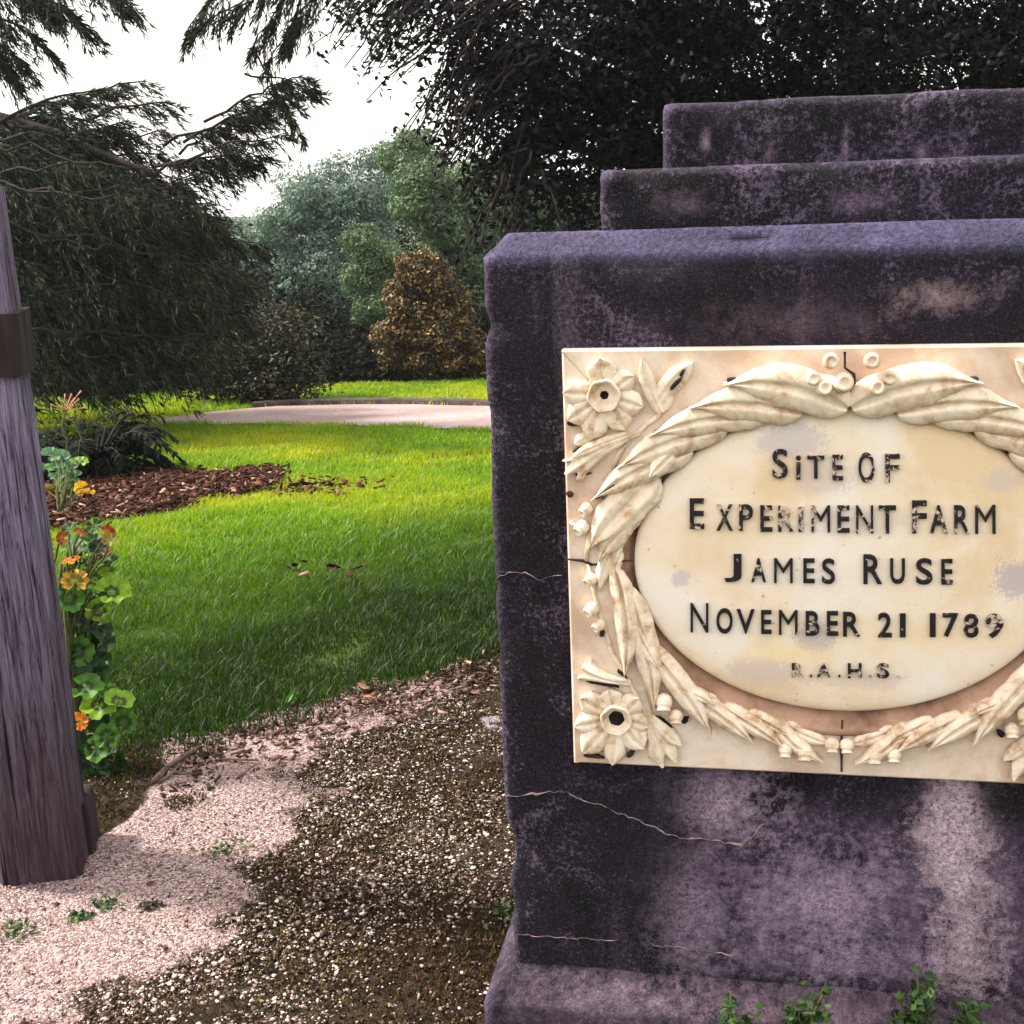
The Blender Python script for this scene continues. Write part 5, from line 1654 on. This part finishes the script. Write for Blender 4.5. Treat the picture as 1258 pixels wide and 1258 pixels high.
gf2 = on_ground(78, 640)
leafy("geranium_plant", "low bluish green geranium on the mulch beside the post with a yellow leaf", "plant", gf2, [
    (62, 560, 7.2, 10, 'blue', UPF), (76, 565, 7.2, 11, 'blue', CAMF), (88, 572, 7.2, 10, 'blue', UPF), (70, 580, 7.2, 10, 'blue', CAMF), (98, 568, 7.2, 8, 'lime', UPF), (82, 590, 7.2, 10, 'green', CAMF), (68, 596, 7.2, 9, 'green', UPF), (100, 600, 7.1, 10, 'yellow', CAMF), (110, 604, 7.1, 7, 'yellow', UPF), (92, 586, 7.2, 8, 'blue', UPF),
    (60, 605, 7.2, 11, 'red', CAMF), (74, 612, 7.2, 11, 'deep', CAMF), (88, 612, 7.2, 11, 'deep', CAMF), (64, 622, 7.2, 10, 'deep', UPF), (54, 575, 7.3, 10, 'green', UPF)], stem_r=0.006)

# dark shrub of arching fronds
M_frond = leaf_mat("dark_frond", [(0.0, (0.004, 0.007, 0.004)), (0.7, (0.005, 0.009, 0.004)), (1.0, (0.015, 0.026, 0.009))], 0.06, rough=0.8, spec=0.08)
def frond_shrub(name, label, foot, n, length, tipdirs=None, seed=1):
    g = np.random.default_rng(seed)
    root = empty(name, foot)
    tag(root, label, "shrub")
    b = MB(); LV = []
    for k in range(n):
        a = g.uniform(0, 6.28)
        L = length * g.uniform(0.75, 1.15)
        rise = g.uniform(0.55, 1.0)
        pts = []
        for i in range(9):
            t = i / 8
            rr = L * 0.62 * t
            pts.append(np.array([math.cos(a) * rr, math.sin(a) * rr, L * (rise * 1.05 * t - 0.75 * t ** 2.3)]))
        b.tube(pts, [0.008 * (1 - 0.8 * i / 8) for i in range(9)], 5)
        for i in range(70):
            t = g.uniform(0.12, 1)
            i0 = min(7, int(t * 8)); q = pts[i0] + (pts[i0 + 1] - pts[i0]) * (t * 8 - i0)
            ax = unit(pts[i0 + 1] - pts[i0]); lat = unit(np.cross(ax, [0, 0, 1])) * g.choice([-1, 1])
            d = unit(lat * 0.8 + ax * 0.6 + np.array([0, 0, g.uniform(-.5, .2)]))
            ll = 0.15 * (1.1 - 0.6 * t) * g.uniform(.7, 1.2); w = unit(np.cross(d, [0, 0, 1])) * 0.012
            LV.append(np.stack([q, q + d * ll * .4 + w, q + d * ll, q + d * ll * .4 - w]))
    V = np.concatenate(LV)
    V[:, 2] = np.maximum(V[:, 2], 0.01)
    mesh_np("fronds", V, [np.arange(len(V)).reshape(-1, 4)], M_frond, root)
    b.build("stems", M_bark, root)
sf = on_ground(95, 598)
frond_shrub("frond_shrub", "low near black shrub of arching fronds on the mulch bed", (sf[0], sf[1] + 0.35, float(terrain(sf[0], sf[1] + 0.35))), 90, 0.85)
# pink flower stalk
M_pink = noisy_mat("pink_stalk", (0.30, 0.07, 0.06), (0.55, 0.28, 0.22), 30, bump=0.1)
pf = on_ground(80, 612)
tipp_ = at(80, 505, pf[1])
fl = empty("flower_stalk", pf)
tag(fl, "thin stalk with a pinkish branching flower head above the dark shrub", "flower")
b = MB(); b.tube(limb_pts((0, 0, -0.02), tipp_ - pf, 6), [0.006] * 7, 6); b.build("stem", M_stem, fl)
b = MB()
for (px, py) in [(63, 497), (72, 488), (80, 484), (88, 484), (100, 480), (97, 490), (106, 500), (76, 500), (90, 498), (92, 489)]:
    e = at(px, py, pf[1] + random.uniform(-.08, .08)) - pf
    b.tube(limb_pts(tipp_ - pf, e, 4), [0.0025, 0.0025, 0.0025, 0.003, 0.0055], 6)
b.build("flower_head", M_pink, fl)

# weeds at the foot of the monument
L_weed = leaf_mat("weed_leaf", [(0.0, (0.012, 0.035, 0.008)), (0.5, (0.035, 0.085, 0.018)), (1.0, (0.09, 0.16, 0.04))], 0.25, nscale=20)
def weed(px, py, toppx, label, n=5, spread=0.05, seed=0):
    g = np.random.default_rng(seed)
    d = ray(px, py); t = ((M_O - M_IN * 0.065 - C_O) @ M_IN) / (d @ M_IN)
    f = C_O + d * t
    f[2] = min(f[2], float(terrain(f[0], f[1])) + 0.002) if f[2] > float(terrain(f[0], f[1])) else float(terrain(f[0], f[1]))
    root = empty("weed", f)
    tag(root, label, "weed", "weeds at the foot of the monument")
    b = MB(); C = []
    for (tx, ty) in toppx:
        t2 = ((M_O - M_IN * (0.06 + g.uniform(0, 0.035)) - C_O) @ M_IN) / (ray(tx, ty) @ M_IN)
        e = C_O + ray(tx, ty) * t2 - f
        pts = limb_pts((g.uniform(-.01, .01), 0, -0.01), e, 5)
        b.tube(pts, [0.0016] * 6, 5)
        for i in range(26):
            u = g.uniform(0.35, 1.0) * 5
            i0 = min(4, int(u)); q = np.array(pts[i0].lerp(pts[i0 + 1], u - i0)) + g.normal(size=3) * 0.010
            C.append(q)
    V, q = leaf_cards(np.array(C), 0.019, 0.7, 0.0, g)
    mesh_np("leaves", V, [q], L_weed, root)
    b.build("stems", M_stem, root)
weed(905, 1275, [(898, 1218), (893, 1240), (915, 1248), (930, 1240), (900, 1255)], "small green weed at the plinth, leftmost of the row", seed=1)
weed(975, 1270, [(1015, 1208), (1000, 1215), (985, 1225), (965, 1235), (995, 1245), (970, 1250), (1010, 1222)], "leafy green weed leaning right at the plinth below the joint in the plaque", seed=2)
weed(1120, 1270, [(1140, 1203), (1128, 1206), (1118, 1218), (1110, 1235), (1100, 1248), (1135, 1225), (1095, 1256), (1150, 1206), (1140, 1240)], "tallest green weed against the plinth at the right", seed=3)
weed(1188, 1262, [(1186, 1234), (1192, 1240), (1182, 1246)], "tiny green weed rightmost at the plinth", seed=4)

# small tufts among the gravel
def tuft(px, py, r, label, col, seed):
    g = np.random.default_rng(seed)
    f = on_ground(px, py)
    root = empty("weed_tuft", f)
    tag(root, label, "weed", "small tufts in the gravel")
    C = g.normal(size=(70, 3)) * np.array([r, r * 0.9, r * 0.25]); C[:, 2] = np.abs(C[:, 2]) + 0.012
    V, q = leaf_cards(C, 0.014, 0.6, 0.0, g)
    mesh_np("leaves", V, [q], L_weed if col else L_brownish, root)
tuft(130, 1118, 0.022, "dark leafy tuft in the pale gravel right of the post foot", 1, 1)
tuft(100, 1132, 0.012, "tiny green tuft in the pale gravel, nearest the post foot", 1, 2)
tuft(275, 1052, 0.03, "spreading dark tuft in the middle of the pale gravel", 1, 3)
tuft(20, 1150, 0.025, "green tuft in the gravel at the left edge of the view", 1, 4)
tuft(186, 1120, 0.012, "single dark brown tuft in the pale gravel below the middle tuft", 0, 5)
tuft(625, 1130, 0.03, "green tuft on the gravel tight against the monument side", 1, 6)

# sticks, fallen leaves, edging stone
M_stick = noisy_mat("stick_bark", (0.03, 0.018, 0.014), (0.20, 0.13, 0.11), 30, bump=0.6)
def stick(pts_px, r, label):
    P = [on_ground(*q) + np.array([0, 0, 0.012 + 0.004 * i]) for i, q in enumerate(pts_px)]
    b = MB()
    pts = []
    for a, c in zip(P[:-1], P[1:]):
        for k in range(4):
            q = Vector(a * (1 - k / 4) + c * (k / 4)); q += Vector((0, 0, 0.004 * mnoise.noise(q * 30))); pts.append(q)
    pts.append(Vector(P[-1]))
    n = len(pts)
    b.tube(pts, [r * (1 - 0.5 * i / n) for i in range(n)], 8, wob=0.35)
    o = b.build("stick", M_stick)
    tag(o, label, "stick", "fallen sticks at the lawn edge")
stick([(190, 965), (215, 942), (248, 925)], 0.010, "thick brown stick lying at the dark lawn edge")
stick([(225, 944), (270, 939), (318, 942)], 0.005, "long dark thin stick lying across the gravel edge")
stick([(292, 961), (304, 952), (316, 948)], 0.004, "short thin stick on the gravel right of the thick one")
stick([(195, 968), (210, 958), (222, 948)], 0.004, "short dark twig beside the foot of the thick stick")
M_rl = noisy_mat("red_dead_leaf", (0.28, 0.04, 0.02), (0.5, 0.12, 0.06), 40, bump=0.2)
M_tl = noisy_mat("tan_dead_leaf", (0.30, 0.14, 0.08), (0.55, 0.33, 0.22), 40, bump=0.2)
M_gl = noisy_mat("green_blade_leaf", (0.06, 0.16, 0.03), (0.2, 0.36, 0.10), 40, bump=0.2)
M_bl = noisy_mat("brown_dead_leaf", (0.05, 0.015, 0.012), (0.14, 0.05, 0.035), 40, bump=0.2)
def fallen(px, py, rpx, mat, label, tilt=0.15, asp=0.5, zo=0.034):
    f = on_ground(px, py); f[2] += zo
    L = 2 * rpx / F_PX * np.linalg.norm(f - C_O)
    b = MB(); rows = []
    for i in range(9):
        t = i / 8
        w = L * asp * 0.5 * math.sin(math.pi * min(1, 0.04 + t * 0.96)) ** 0.8
        rows.append([(L * (t - .5), s * w, 0.10 * L * s * s + 0.12 * L * (t - .5) ** 2) for s in (-1, -.5, 0, .5, 1)])
    b.grid(rows)
    o = b.build("fallen_leaf", mat)
    o.location = f; o.rotation_euler = (random.uniform(-.3, .3) + 0.3, tilt, random.uniform(0, 3.1))
    tag(o, label, "leaf", "leaves fallen on the ground")
fallen(452, 870, 9, M_rl, "red fallen leaf at the edge of grass and gravel")
fallen(446, 856, 8, M_tl, "pale tan fallen leaf in the grass above the red leaf", 0.5)
fallen(575, 827, 9, M_tl, "tan fallen leaf at the lawn edge close to the monument")
fallen(207, 1187, 8, M_bl, "dark reddish fallen leaf on the pale gravel near the bottom")
fallen(187, 1104, 8, M_bl, "dark brown fallen leaf on the pale gravel below the small weeds", 0.2, 0.7)
fallen(358, 872, 11, M_gl, "fresh green leaf standing up at the dark lawn edge", -0.9, 0.3, 0.04)
M_es = noisy_mat("edging_stone", (0.07, 0.055, 0.07), (0.24, 0.20, 0.24), 30, bump=0.6)
ef = on_ground(606, 890)
v, f = rough_block(-0.10, 0.10, -0.05, 0.05, -0.08, 0.014, step=0.01, round_r=0.008, amp=0.009, erode=0.03, seed=6)
b = MB(); b.add(v, f)
o = b.build("edging_stone", M_es); o.location = (ef[0] + 0.06, ef[1], ef[2]); o.rotation_euler = (0, 0, 0.1)
tag(o, "pale grey edging stone in the gravel beside the monument", "stone")

# ------------------------------------------------------------------ haze
bm = bmesh.new(); bmesh.ops.create_cube(bm, size=1.0)
for v_ in bm.verts:
    v_.co = Vector((v_.co.x * 900, v_.co.y * 1100 + 100, -8.5 + (v_.co.z + .5) * 22))
me = bpy.data.meshes.new("haze"); bm.to_mesh(me); bm.free()
hz = link("haze", me)
M_hz = NT("haze_air"); M_hz.t.nodes.remove(M_hz.bs)
pv = M_hz.n('ShaderNodeVolumePrincipled')
pv.inputs['Color'].default_value = (0.88, 0.88, 1.0, 1)
pv.inputs['Density'].default_value = 0.0008
pv.inputs['Anisotropy'].default_value = 0.6
M_hz.l(pv.outputs[0], M_hz.out.inputs['Volume'])
me.materials.append(M_hz.m)
tag(hz, "thin pale haze in the air between the far trees", "haze", kind='stuff')
